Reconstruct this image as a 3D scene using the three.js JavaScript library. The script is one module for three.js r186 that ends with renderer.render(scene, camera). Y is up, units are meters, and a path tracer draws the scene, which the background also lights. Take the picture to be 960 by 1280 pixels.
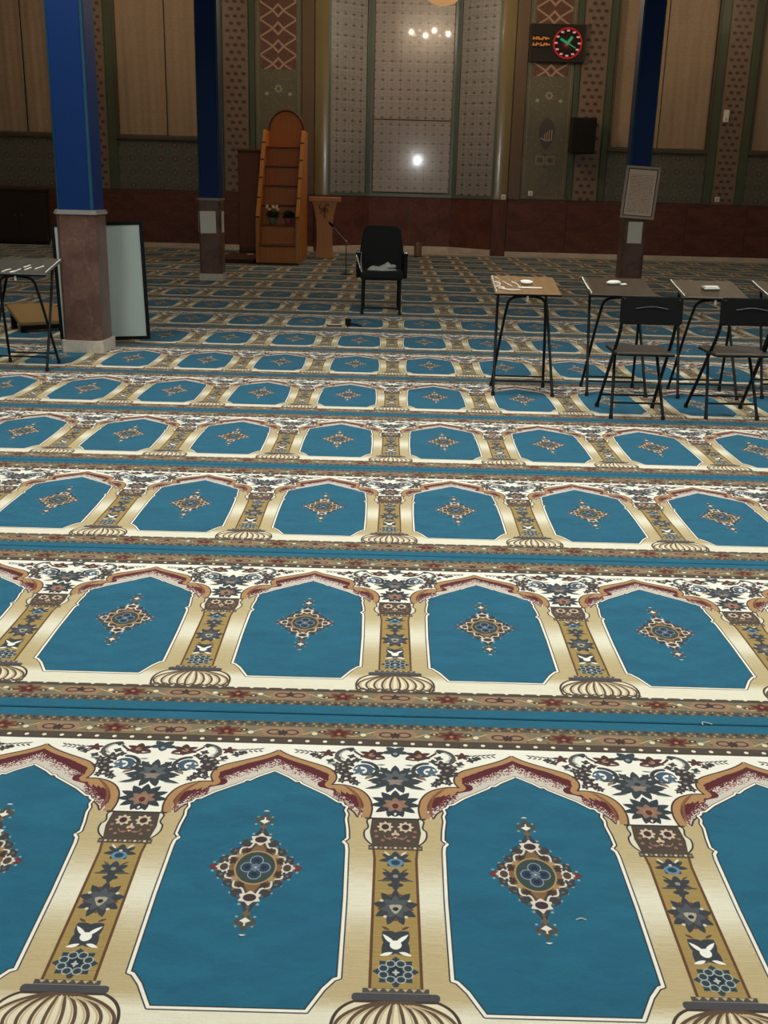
import * as THREE from 'three';
import { RoundedBoxGeometry } from 'three/addons/geometries/RoundedBoxGeometry.js';
import { mergeGeometries } from 'three/addons/utils/BufferGeometryUtils.js';
import { RectAreaLightUniformsLib } from 'three/addons/lights/RectAreaLightUniformsLib.js';

// ---------------------------------------------------------------- camera, exposure
const scene = new THREE.Scene();
scene.background = new THREE.Color(0x000000);
const renderer = new THREE.WebGLRenderer({ antialias: true });
renderer.toneMapping = THREE.LinearToneMapping;
renderer.toneMappingExposure = 0.43;
renderer.shadowMap.enabled = true;
RectAreaLightUniformsLib.init();

const EYE = 1.466, FOCAL = 1300, PITCH = 0.3072, YAW = -0.0011, ROLL = -0.02613;
const camera = new THREE.PerspectiveCamera(2 * Math.atan(640 / FOCAL) * 180 / Math.PI, 960 / 1280, 0.05, 80);
{
  // rows of the world-to-camera rotation (X right, Y up, Z ahead = -z)
  const cy = Math.cos(YAW), sy = Math.sin(YAW), cp = Math.cos(PITCH), sp = Math.sin(PITCH), cr = Math.cos(ROLL), sr = Math.sin(ROLL);
  const right0 = new THREE.Vector3(cy, 0, sy), ahead0 = new THREE.Vector3(sy, 0, -cy), up0 = new THREE.Vector3(0, 1, 0);
  const up1 = up0.clone().multiplyScalar(cp).addScaledVector(ahead0, sp);
  const ahead1 = ahead0.clone().multiplyScalar(cp).addScaledVector(up0, -sp);
  const right2 = right0.clone().multiplyScalar(cr).addScaledVector(up1, -sr);
  const up2 = right0.clone().multiplyScalar(sr).addScaledVector(up1, cr);
  camera.quaternion.setFromRotationMatrix(new THREE.Matrix4().makeBasis(right2, up2, ahead1.negate()));
  camera.position.set(0, EYE, 0);
}

// ---------------------------------------------------------------- helpers
let seed = 20241;
const rnd = () => { seed = (seed * 1664525 + 1013904223) >>> 0; return seed / 4294967296; };
const rr = (a, b) => a + (b - a) * rnd();
const taken = {};
function numbered(name) { const n = taken[name] = (taken[name] ?? -1) + 1; return n ? `${name}_${String(n).padStart(3, '0')}` : name; }
function tag(o, label, category, group, kind) {
  o.userData.label = label;
  if (category) o.userData.category = category;
  if (group) o.userData.group = group;
  if (kind) o.userData.kind = kind;
  return o;
}
function thing(name, label, category, [x, y, Z] = [0, 0, 0], turn = 0, group) {
  const g = new THREE.Group(); g.name = numbered(name); g.position.set(x, y, -Z); g.rotation.y = turn;
  scene.add(g); return tag(g, label, category, group);
}
function structure(name, label, category) {
  const g = new THREE.Group(); g.name = name; scene.add(g);
  return tag(g, label, category, null, 'structure');
}
function part(parent, name, geo, mat, label) {
  const m = new THREE.Mesh(geo, mat); m.name = name; parent.add(m);
  if (label) m.userData.label = label;
  return m;
}
const box = (w, h, d, x = 0, y = 0, z = 0) => new THREE.BoxGeometry(w, h, d).translate(x, y, z);
const rbox = (w, h, d, x = 0, y = 0, z = 0, r = 0.006) => new RoundedBoxGeometry(w, h, d, 2, Math.min(r, w / 2.01, h / 2.01, d / 2.01)).translate(x, y, z);
const V = (x, y, z) => new THREE.Vector3(x, y, z);
function tube(pts, r, seg = 24, rad = 8, curved = true) {
  const v = pts.map((p) => V(...p));
  const c = curved && v.length > 2 ? new THREE.CatmullRomCurve3(v, false, 'centripetal') : (() => { const p = new THREE.CurvePath(); for (let i = 1; i < v.length; i++) p.add(new THREE.LineCurve3(v[i - 1], v[i])); return p; })();
  const g = new THREE.TubeGeometry(c, curved && v.length > 2 ? seg : Math.max(v.length - 1, 1) * (v.length > 2 ? 12 : 1), r, rad, false);
  const ends = [v[0], v[v.length - 1]].map((p) => new THREE.SphereGeometry(r, rad, 6).translate(p.x, p.y, p.z));
  return mergeGeometries([g, ...ends].map((q) => q.index ? q.toNonIndexed() : q));
}
const merge = (list) => mergeGeometries(list.map((g) => g.index ? g.toNonIndexed() : g));
function lathe(profile, seg = 32) { return new THREE.LatheGeometry(profile.map(([r, y]) => new THREE.Vector2(r, y)), seg); }
function extrude(points, depth, bevel = 0.004) {
  const s = new THREE.Shape(points.map(([a, b]) => new THREE.Vector2(a, b)));
  return new THREE.ExtrudeGeometry(s, { depth, bevelEnabled: bevel > 0, bevelSize: bevel, bevelThickness: bevel, bevelSegments: 2, curveSegments: 24 });
}
// box-projected uv in metres, for textures that repeat
function uvMetres(geo, sx = 1, sy = sx) {
  const g = geo.index ? geo.toNonIndexed() : geo, p = g.attributes.position, n = g.attributes.normal; const uv = new Float32Array(p.count * 2);
  for (let i = 0; i < p.count; i++) {
    const ax = Math.abs(n.getX(i)), ay = Math.abs(n.getY(i)), az = Math.abs(n.getZ(i));
    let u, v;
    if (ay >= ax && ay >= az) { u = p.getX(i); v = p.getZ(i); } else if (ax > az) { u = p.getZ(i); v = p.getY(i); } else { u = p.getX(i); v = p.getY(i); }
    uv[2 * i] = u / sx; uv[2 * i + 1] = v / sy;
  }
  g.setAttribute('uv', new THREE.BufferAttribute(uv, 2)); return g;
}
function canvas(w, h) { const c = document.createElement('canvas'); c.width = w; c.height = h; return [c, c.getContext('2d')]; }
function tex(c, colour = true, repeat = true) {
  const t = new THREE.CanvasTexture(c);
  if (colour) t.colorSpace = THREE.SRGBColorSpace;
  if (repeat) t.wrapS = t.wrapT = THREE.RepeatWrapping;
  t.magFilter = THREE.LinearFilter; t.anisotropy = 8; return t;
}
// tileable value noise
function noiseField(n, cells, oct = 4, sd = 1) {
  const out = new Float32Array(n * n); let amp = 1, tot = 0, s = sd * 7919 + 13;
  const r = () => { s = (s * 1664525 + 1013904223) >>> 0; return s / 4294967296; };
  for (let o = 0; o < oct; o++) {
    const cx = cells * 2 ** o, g = new Float32Array(cx * cx).map(r);
    for (let y = 0; y < n; y++) for (let x = 0; x < n; x++) {
      const fx = x / n * cx, fy = y / n * cx, x0 = Math.floor(fx), y0 = Math.floor(fy); let tx = fx - x0, ty = fy - y0; tx = tx * tx * (3 - 2 * tx); ty = ty * ty * (3 - 2 * ty);
      const x1 = (x0 + 1) % cx, y1 = (y0 + 1) % cx;
      out[y * n + x] += amp * ((g[y0 * cx + x0] * (1 - tx) + g[y0 * cx + x1] * tx) * (1 - ty) + (g[y1 * cx + x0] * (1 - tx) + g[y1 * cx + x1] * tx) * ty);
    }
    tot += amp; amp *= 0.55;
  }
  return out.map((v) => v / tot);
}
function dataTex(n, fn, colour = true) {
  const d = new Uint8Array(n * n * 4);
  for (let y = 0; y < n; y++) for (let x = 0; x < n; x++) { const c = fn(x, y); for (let k = 0; k < 3; k++) d[4 * (y * n + x) + k] = Math.max(0, Math.min(255, c[k])); d[4 * (y * n + x) + 3] = 255; }
  const t = new THREE.DataTexture(d, n, n); if (colour) t.colorSpace = THREE.SRGBColorSpace;
  t.wrapS = t.wrapT = THREE.RepeatWrapping; t.magFilter = THREE.LinearFilter; t.minFilter = THREE.LinearFilter; t.needsUpdate = true; return t;
}
const std = (color, roughness = 0.6, extra = {}) => new THREE.MeshStandardMaterial({ color, roughness, ...extra });
const mix = (a, b, t) => a.map((v, i) => v + (b[i] - v) * t);

// ---------------------------------------------------------------- materials
const N1 = noiseField(256, 4, 5, 1), N2 = noiseField(256, 6, 5, 2), N3 = noiseField(256, 32, 3, 3);
function marbleTex(a, b, vein, sharp = 16) {
  return dataTex(256, (x, y) => {
    const i = y * 256 + x, v = Math.abs(N1[i] - 0.5), w = Math.abs(N2[i] - 0.52);
    let c = mix(a, b, Math.min(1, Math.max(0, (N2[i] - 0.3) * 2.2)));
    c = mix(c, vein, Math.max(0, 1 - v * sharp * 3) * 0.45 + Math.max(0, 1 - w * sharp * 4) * 0.3);
    return c.map((k) => k + (N3[i] - 0.5) * 14);
  });
}
const plinthMarble = new THREE.MeshStandardMaterial({ map: marbleTex([92, 66, 58], [110, 82, 72], [140, 114, 102]), roughness: 0.32 });
const dadoMarble = new THREE.MeshStandardMaterial({ map: marbleTex([84, 44, 38], [104, 58, 50], [126, 84, 74]), roughness: 0.55 });
const paleMarble = new THREE.MeshStandardMaterial({ map: marbleTex([196, 184, 170], [212, 202, 188], [168, 158, 146]), roughness: 0.4 });
const plaster = new THREE.MeshStandardMaterial({ map: marbleTex([206, 200, 188], [212, 206, 195], [204, 198, 186], 4), roughness: 0.9 });
function woodTex(a, b, rings = 26) {
  return dataTex(256, (x, y) => {
    const i = y * 256 + x, g = N1[((y >> 3) & 255) * 256 + x];
    const t = 0.5 + 0.5 * Math.sin((x / 256 * rings + N1[i] * 3 + g * 4) * 6.283 / 2);
    return mix(a, b, t * 0.6 + N3[((y >> 4) & 255) * 256 + x] * 0.4);
  });
}
const minbarWood = new THREE.MeshStandardMaterial({ map: woodTex([172, 100, 36], [192, 120, 48]), roughness: 0.42 });
const minbarEdge = new THREE.MeshStandardMaterial({ map: woodTex([178, 114, 52], [194, 130, 64]), roughness: 0.45 });
const podiumWood = new THREE.MeshStandardMaterial({ map: woodTex([188, 134, 84], [204, 150, 100], 18), roughness: 0.5 });
const cabinetWood = new THREE.MeshStandardMaterial({ map: woodTex([88, 46, 22], [104, 58, 28]), roughness: 0.45 });
const darkWood = new THREE.MeshStandardMaterial({ map: woodTex([34, 22, 16], [44, 29, 20]), roughness: 0.6 });
const deskWood = new THREE.MeshStandardMaterial({ map: woodTex([126, 94, 62], [140, 108, 74], 14), roughness: 0.4 });
const deskGrey = new THREE.MeshStandardMaterial({ map: woodTex([62, 50, 40], [74, 61, 48], 14), roughness: 0.42 });
const deskSlate = new THREE.MeshStandardMaterial({ map: woodTex([74, 72, 68], [86, 84, 80], 14), roughness: 0.28 });
const bluePaint = new THREE.MeshPhysicalMaterial({ color: 0x0a2c60, roughness: 0.5, specularIntensity: 0.35 });
const blueTrim = std(0x174858, 0.45);
const blackTube = new THREE.MeshPhysicalMaterial({ color: 0x0a0b0c, roughness: 0.5, specularIntensity: 0.5 });
const blackPlastic = new THREE.MeshPhysicalMaterial({ color: 0x090b0c, roughness: 0.6, specularIntensity: 0.35 });
const blackFabric = std(0x07080a, 0.95);
const chrome = std(0xc8c8c8, 0.2, { metalness: 1 });
const rubber = std(0x0a0a0a, 0.8);
const whitePlastic = std(0xe6e3da, 0.4);
const paperWhite = std(0xd8d4ca, 0.85);
const gold = std(0xc59a4c, 0.25, { metalness: 1 });
const film = new THREE.MeshPhysicalMaterial({ color: 0xffffff, roughness: 0.08, transmission: 1, thickness: 0, ior: 1.5 });

// ---------------------------------------------------------------- lamps of the rear half of the hall (outside the frame)
const LAMP_INTENSITY = 62;
const lampGlow = new THREE.MeshStandardMaterial({ color: 0xffffff, emissive: new THREE.Color(0.98, 1.0, 0.93), emissiveIntensity: 14 });
const lampBody = std(0xe8e8e4, 0.5), lampHousing = std(0x1c1d1e, 0.8);
const CEILING = 6.0, LAMP_Y = 4.7;
function ceilingLamp(x, Z, label) {
  const g = thing('ceiling_lamp', label, 'lamp', [x, LAMP_Y, Z], 0, 'lit hanging panel lamps');
  for (const s of [-1, 1]) part(g, 'hanging_rod', tube([[0, 0, s * 0.45], [0, CEILING - LAMP_Y - 0.002, s * 0.45]], 0.006), lampBody);
  part(g, 'housing', merge([rbox(0.64, 0.05, 1.26, 0, -0.03, 0), rbox(0.64, 0.22, 0.025, 0, -0.115, 0.62), rbox(0.64, 0.22, 0.025, 0, -0.115, -0.62), rbox(0.025, 0.22, 1.24, 0.31, -0.115, 0), rbox(0.025, 0.22, 1.24, -0.31, -0.115, 0)]), lampHousing, 'dark housing with a deep glare skirt');
  part(g, 'diffuser', rbox(0.56, 0.02, 1.18, 0, -0.075, 0, 0.004), lampGlow);
  const l = new THREE.RectAreaLight(new THREE.Color(0.98, 1.0, 0.93), LAMP_INTENSITY, 0.56, 1.18);
  l.position.set(0, -0.095, 0); l.rotation.x = -Math.PI / 2; l.castShadow = true; g.add(l);
}
for (const Z of [2.2, 5.0, 7.8]) for (const x of [-3.0, 0.4, 3.8]) ceilingLamp(x, Z, 'dark framed rectangular panel lamp hanging lit above the near carpet rows');

// globe lamp on the rear wall, mirrored in the glazed mihrab tiles
{
  const g = thing('wall_lamp', 'round white globe lamp glowing on the rear wall', 'lamp', [1.14, 2.53, -6.72]);
  part(g, 'back_plate', new THREE.CylinderGeometry(0.12, 0.14, 0.05, 32).rotateX(Math.PI / 2).translate(0, 0, 0.12), lampBody);
  part(g, 'globe', new THREE.SphereGeometry(0.22, 32, 24).translate(0, 0, -0.1), new THREE.MeshStandardMaterial({ color: 0xffffff, emissive: new THREE.Color(0.9, 0.95, 1.0), emissiveIntensity: 120 }));
  const l = new THREE.PointLight(new THREE.Color(0.9, 0.95, 1.0), 4, 0, 2); l.shadow.radius = 10; l.position.set(0, 0, -0.1); l.castShadow = true; g.add(l);
}

// ---------------------------------------------------------------- room shell
const LEFT = -10.4, RIGHT = 11.1, BACKZ = 23.15, REARZ = -7, NICHEZ = 23.98, CX = 0.365;
{
  const f = structure('floor', 'pale stone floor showing as a strip between carpet and wall', 'floor');
  part(f, 'floor_slab', uvMetres(box(RIGHT - LEFT, 0.2, BACKZ - REARZ + 2.2, (RIGHT + LEFT) / 2, -0.1, -(BACKZ + REARZ + 2.2) / 2), 1.4), paleMarble);
  const c = structure('ceiling', 'white plaster ceiling above the prayer hall', 'ceiling');
  part(c, 'ceiling_slab', uvMetres(box(RIGHT - LEFT, 0.2, BACKZ - REARZ + 2.2, (RIGHT + LEFT) / 2, CEILING + 0.1, -(BACKZ + REARZ + 2.2) / 2), 2), plaster);
  for (const [side, x] of [['left', LEFT - 0.1], ['right', RIGHT + 0.1]]) {
    const w = structure(`wall_${side}`, `plain ${side === 'left' ? 'left hand' : 'right hand'} side wall of the prayer hall`, 'wall');
    part(w, 'plaster_face', uvMetres(box(0.2, CEILING, BACKZ - REARZ, x, CEILING / 2, -(BACKZ + REARZ) / 2), 2), plaster);
  }
  const w = structure('wall_rear', 'plain rear wall carrying the globe lamp', 'wall');
  part(w, 'plaster_face', uvMetres(box(RIGHT - LEFT + 0.4, CEILING, 0.2, (RIGHT + LEFT) / 2, CEILING / 2, -REARZ + 0.1), 2), plaster);
}

// ---------------------------------------------------------------- glazed tile patterns of the qibla wall
function petal(ctx, x, y, rx, ry, n, fill, core, spin = 0) {
  ctx.fillStyle = fill; ctx.beginPath();
  for (let i = 0; i <= n * 2; i++) { const a = spin + i / (n * 2) * Math.PI * 2, k = i % 2 ? 0.58 : 1; ctx.lineTo(x + Math.sin(a) * rx * k, y - Math.cos(a) * ry * k); }
  ctx.fill();
  if (core) { ctx.fillStyle = core; ctx.beginPath(); ctx.ellipse(x, y, rx * 0.4, ry * 0.4, 0, 0, 7); ctx.fill(); }
}
function speckle(ctx, w, h, n, cols, r0, r1) { for (let i = 0; i < n; i++) { ctx.fillStyle = cols[Math.floor(rnd() * cols.length)]; ctx.beginPath(); ctx.arc(rnd() * w, rnd() * h, rr(r0, r1), 0, 7); ctx.fill(); } }
function fieldTile(ground, motif, light) {           // 0.56 m square
  const [c, x] = canvas(512, 512); x.fillStyle = ground; x.fillRect(0, 0, 512, 512);
  speckle(x, 512, 512, 900, [light, motif, '#6f7a78', '#8d8078'], 2, 6);
  for (let j = 0; j < 3; j++) for (let i = 0; i < 3; i++) {
    const px = (i + 0.5) * 512 / 3, py = (j + 0.5) * 512 / 3;
    x.strokeStyle = light; x.lineWidth = 7; x.beginPath(); x.arc(px - 42, py, 40, -0.4, 2.4); x.stroke(); x.beginPath(); x.arc(px + 42, py, 40, 0.8, 3.5); x.stroke();
    petal(x, px, py, 46, 30, 7, motif, light); petal(x, px, py, 34, 15, 5, '#4d4446'); petal(x, px + 2, py - 34, 14, 9, 4, '#5e5454'); petal(x, px - 80, py - 78, 20, 18, 5, motif, light); petal(x, px + 6, py + 70, 16, 12, 5, '#5c6a66', motif);
  }
  x.strokeStyle = 'rgba(60,58,56,0.55)'; x.lineWidth = 3; for (let k = 0; k < 512; k += 128) { x.strokeRect(-2, k, 520, 128); x.strokeRect(k, -2, 128, 520); }
  return c;
}
function stripTile() {                               // 0.55 x 0.55 m
  const [c, x] = canvas(512, 512); x.fillStyle = '#7d6658'; x.fillRect(0, 0, 512, 512); speckle(x, 512, 512, 500, ['#8a7262', '#6d5a50', '#76705f', '#927a6a'], 3, 8);
  for (let j = 0; j < 4; j++) { const n = j % 2 ? 2 : 3; for (let i = 0; i < n; i++) { const px = 256 + (i - (n - 1) / 2) * 150, py = 64 + j * 128; petal(x, px, py, 58, 42, 7, '#412c27', '#57372f'); petal(x, px + 34, py + 30, 20, 15, 5, '#565f50'); } }
  x.fillStyle = '#5f6350'; x.fillRect(0, 0, 22, 512); x.fillRect(490, 0, 22, 512);
  return c;
}
function floralTile() {
  const [c, x] = canvas(512, 512); x.fillStyle = '#57564c'; x.fillRect(0, 0, 512, 512); speckle(x, 512, 512, 600, ['#6a675a', '#4b4a44', '#5f5048', '#4a5a58'], 3, 10);
  for (let j = 0; j < 2; j++) for (let i = 0; i < 2; i++) { const px = 128 + i * 256, py = 128 + j * 256; petal(x, px, py, 62, 56, 8, '#4a3a42', '#7c665c'); petal(x, px + 128, py + 128, 40, 40, 6, '#3e5052', '#7d7a64'); x.strokeStyle = '#777263'; x.lineWidth = 8; x.beginPath(); x.arc(px, py, 96, 0.5, 2.4); x.stroke(); x.beginPath(); x.arc(px, py, 96, 3.6, 5.6); x.stroke(); }
  return c;
}
function latticePanel() {                            // 0.96 m wide, 4.7 m high: lattice above, medallions below
  const W = 400, H = 1958, K = W / 0.96; const [c, x] = canvas(W, H); x.fillStyle = '#65604d'; x.fillRect(0, 0, W, H);
  speckle(x, W, H, 2600, ['#736b56', '#585645', '#6b5a4c', '#59645a', '#7d7560'], 2, 7);
  const Y = (m) => H - (m - 1.19) * K;               // metres above the floor
  x.save(); x.beginPath(); x.rect(48, 0, W - 96, Y(3.62)); x.clip(); x.fillStyle = '#674638'; x.fillRect(0, 0, W, H); speckle(x, W, Y(3.6), 700, ['#5c3c30', '#704e3e', '#5a4236'], 3, 8);
  for (let j = 0; j < 12; j++) {
    const py = Y(3.72 + j * 0.335);
    const px = W / 2, q = 46, half = 0.335 * K / 2; x.strokeStyle = '#ac8e7c'; x.lineJoin = 'miter';
    x.lineWidth = 17; x.beginPath(); x.moveTo(px, py - q); x.lineTo(px + q, py); x.lineTo(px, py + q); x.lineTo(px - q, py); x.closePath(); x.stroke();
    x.fillStyle = '#57382e'; x.fillRect(px - 9, py - 9, 18, 18); x.lineWidth = 15;
    for (const e of [-1, 1]) for (const t of [-1, 1]) { x.beginPath(); x.moveTo(px + e * (q - 4), py); x.lineTo(px + e * 165, py + t * half * 1.05); x.stroke(); }
  }
  x.restore();
  x.strokeStyle = '#7c7460'; x.lineWidth = 8; x.strokeRect(26, 20, W - 52, H - 40);
  petal(x, W / 2, Y(3.25), 40, 40, 8, '#a39b86', '#6a604e'); petal(x, W / 2 + 100, Y(3.15), 22, 18, 6, '#a8a290'); petal(x, W / 2 - 100, Y(3.15), 22, 18, 6, '#a8a290');
  // medallion with light calligraphy strokes
  x.fillStyle = '#4d4547'; x.beginPath(); x.moveTo(W / 2, Y(2.83)); x.quadraticCurveTo(W / 2 + 84, Y(2.72), W / 2 + 66, Y(2.5)); x.quadraticCurveTo(W / 2 + 60, Y(2.3), W / 2, Y(2.18)); x.quadraticCurveTo(W / 2 - 60, Y(2.3), W / 2 - 66, Y(2.5)); x.quadraticCurveTo(W / 2 - 84, Y(2.72), W / 2, Y(2.83)); x.fill();
  x.strokeStyle = '#a8907c'; x.lineWidth = 10; x.lineCap = 'round';
  x.beginPath(); for (const [dx, t] of [[44, 2.58], [22, 2.57], [2, 2.54], [-18, 2.5]]) { x.moveTo(W / 2 + dx, Y(t)); x.lineTo(W / 2 + dx, Y(2.4)); } x.moveTo(W / 2 + 48, Y(2.4)); x.quadraticCurveTo(W / 2, Y(2.34), W / 2 - 46, Y(2.42)); x.stroke();
  x.lineWidth = 9; x.strokeStyle = '#8d806c';
  for (const s of [-1, 1]) { x.strokeRect(W / 2 + s * 44 - 34, Y(2.06), 68, 62); petal(x, W / 2 + s * 44, Y(1.98), 26, 24, 4, '#54423c'); }
  petal(x, W / 2, Y(2.09), 22, 22, 4, '#5a4a40'); petal(x, W / 2, Y(1.86), 22, 22, 4, '#5a4a40');
  petal(x, W / 2, Y(1.55), 70, 84, 9, '#5d5a58', '#6a6352');
  return c;
}
const glazeBump = dataTex(256, (x, y) => { const v = N2[y * 256 + x] * 150 + N3[y * 256 + x] * 90; return [v, v, v]; }, false);
const dimpleBump = dataTex(256, (x, y) => { const v = N3[y * 256 + x] * 255; return [v, v, v]; }, false);
const glaze = (map, rough = 0.3, bump = 0.003, coat = 0.04) => new THREE.MeshPhysicalMaterial({ map, roughness: rough, clearcoat: 0.8, clearcoatRoughness: coat, bumpMap: glazeBump, bumpScale: bump });
const tileField = glaze(tex(fieldTile('#9c908c', '#786b6c', '#b6aaa2')), 0.28, 0.0035, 0.045);
const tileSide = glaze(tex(fieldTile('#918d8e', '#6f6a6c', '#a9a49e')), 0.25, 0.003);
const tileStrip = glaze(tex(stripTile()), 0.4), tileFloral = glaze(tex(floralTile()), 0.35), tileLattice = glaze(tex(latticePanel(), true, false), 0.35);
const tileGreen = new THREE.MeshPhysicalMaterial({ color: 0x4b5240, roughness: 0.32, clearcoat: 0.4, bumpMap: glazeBump, bumpScale: 0.003 });
const tileTeal = new THREE.MeshPhysicalMaterial({ color: 0x5a6660, roughness: 0.26, clearcoat: 0.5, bumpMap: glazeBump, bumpScale: 0.003 });
const tileGold = new THREE.MeshPhysicalMaterial({ color: 0x7d6f4c, roughness: 0.2, clearcoat: 1, clearcoatRoughness: 0.12, bumpMap: dimpleBump, bumpScale: 0.0008 });
const tileBrown = new THREE.MeshPhysicalMaterial({ color: 0x665240, roughness: 0.4, bumpMap: glazeBump, bumpScale: 0.002 });
const brick = std(0x8a8072, 0.9);

const DADO = 1.17, SILL = 2.27, HEAD = 5.2;
const wall = structure('wall_back', 'qibla wall clad in patterned glazed tile above a dark red marble dado', 'wall');
// panel: a slab 2.5 cm thick in front of the masonry, front face textured in metres
function panel(name, x0, x1, y0, y1, mat, { proud = 0.03, sx = 0.55, sy = 0.55, fit = false, z = BACKZ } = {}) {
  let g = new RoundedBoxGeometry(x1 - x0, y1 - y0, proud, 1, 0.006);
  if (fit) { const p = g.attributes.position, uv = g.attributes.uv; for (let i = 0; i < p.count; i++) uv.setXY(i, p.getX(i) / (x1 - x0) + 0.5, p.getY(i) / (y1 - y0) + 0.5); } else { g = uvMetres(g, sx, sy); const uv = g.attributes.uv; for (let i = 0; i < uv.count; i++) uv.setX(i, uv.getX(i) + 0.5); }
  const m = part(wall, name, g, mat); m.position.set((x0 + x1) / 2, (y0 + y1) / 2, -(z - proud / 2)); return m;
}
{
  // masonry with the window openings and the opening of the mihrab
  const s = new THREE.Shape([[LEFT - 0.2, 0], [CX - 2.02, 0], [CX - 2.02, CEILING - 0.35], [CX + 2.02, CEILING - 0.35], [CX + 2.02, 0], [RIGHT + 0.2, 0], [RIGHT + 0.2, CEILING], [LEFT - 0.2, CEILING]].map(([a, b]) => new THREE.Vector2(a, b)));
  for (const [a, b] of [[4.1, 6.18], [7.05, 9.1]]) for (const sg of [-1, 1]) {
    const x0 = CX + (sg > 0 ? a : -b), x1 = CX + (sg > 0 ? b : -a);
    s.holes.push(new THREE.Path([[x0, SILL], [x0, HEAD], [x1, HEAD], [x1, SILL]].map(([u, v]) => new THREE.Vector2(u, v))));
  }
  part(wall, 'masonry', new THREE.ExtrudeGeometry(s, { depth: 0.3, bevelEnabled: false }).translate(0, 0, -BACKZ - 0.3), brick);
  // marble dado slabs, joint by joint
  for (const sg of [-1, 1]) {
    const edges = [2.06, 3.34, 4.62, 5.9, 7.18, 8.46, 9.74, 10.6];
    for (let i = 1; i < edges.length; i++) {
      const a = CX + sg * edges[i - 1], b = CX + sg * edges[i], x0 = Math.max(Math.min(a, b), LEFT), x1 = Math.min(Math.max(a, b), RIGHT);
      if (x1 - x0 > 0.2) panel('marble_slab', x0 + 0.002, x1 - 0.002, 0.0, DADO, dadoMarble, { proud: 0.04, sx: 1.6 });
    }
    const P = (name, a, b, y0, y1, mat, o) => panel(name, CX + (sg > 0 ? a : -b), CX + (sg > 0 ? b : -a), y0, y1, mat, o);
    const TOP = CEILING - 0.02;
    P('brown_tile_border', 2.06, 2.31, DADO + 0.005, TOP, tileBrown, { proud: 0.05 });
    P('lattice_tile_panel', 2.32, 3.28, DADO + 0.02, DADO + 4.72, tileLattice, { fit: true });
    P('green_tile_border', 3.29, 3.4, DADO + 0.005, TOP, tileGreen, { proud: 0.05 });
    P('flower_tile_panel', 3.41, 3.95, DADO + 0.02, TOP, tileStrip, { sx: 0.54, sy: 0.54 });
    P('green_tile_border', 3.96, 4.09, DADO + 0.005, TOP, tileGreen, { proud: 0.05 });
    P('green_tile_border', 6.19, 6.36, DADO + 0.005, TOP, tileGreen, { proud: 0.05 });
    P('flower_tile_panel', 6.37, 6.87, DADO + 0.02, TOP, tileStrip, { sx: 0.5, sy: 0.5 });
    P('green_tile_border', 6.88, 7.04, DADO + 0.005, TOP, tileGreen, { proud: 0.05 });
    for (const [a, b] of [[4.1, 6.18], [7.05, 9.1]]) { P('floral_tile_panel', a, b, DADO + 0.02, SILL - 0.1, tileFloral, { sx: 0.6 }); P('floral_tile_panel', a, b, HEAD + 0.08, TOP, tileFloral, { sx: 0.6 }); }
    P('green_tile_border', 9.11, 9.28, DADO + 0.005, TOP, tileGreen, { proud: 0.05 });
    P('flower_tile_panel', 9.29, 10.7, DADO + 0.02, TOP, tileStrip, { sx: 0.54 });
    // engaged glazed columns at the sides of the mihrab
    const ch = TOP - DADO - 0.005, face = new THREE.CylinderGeometry(1, 1, ch, 32, 1, true, -0.1385, 0.277).translate(0, 0, -0.96).toNonIndexed();
    const col = part(wall, 'engaged_column', mergeGeometries([face, box(0.274, ch, 0.2, 0, 0, -0.071).toNonIndexed()]), tileGold); col.position.set(CX + sg * 1.9, (TOP + DADO) / 2, -BACKZ + 0.03);
    const cap = part(wall, 'column_base', rbox(0.3, DADO, 0.3, 0, DADO / 2, 0), dadoMarble); cap.position.set(CX + sg * 1.9, 0, -BACKZ - 0.08);
  }
}
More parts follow.
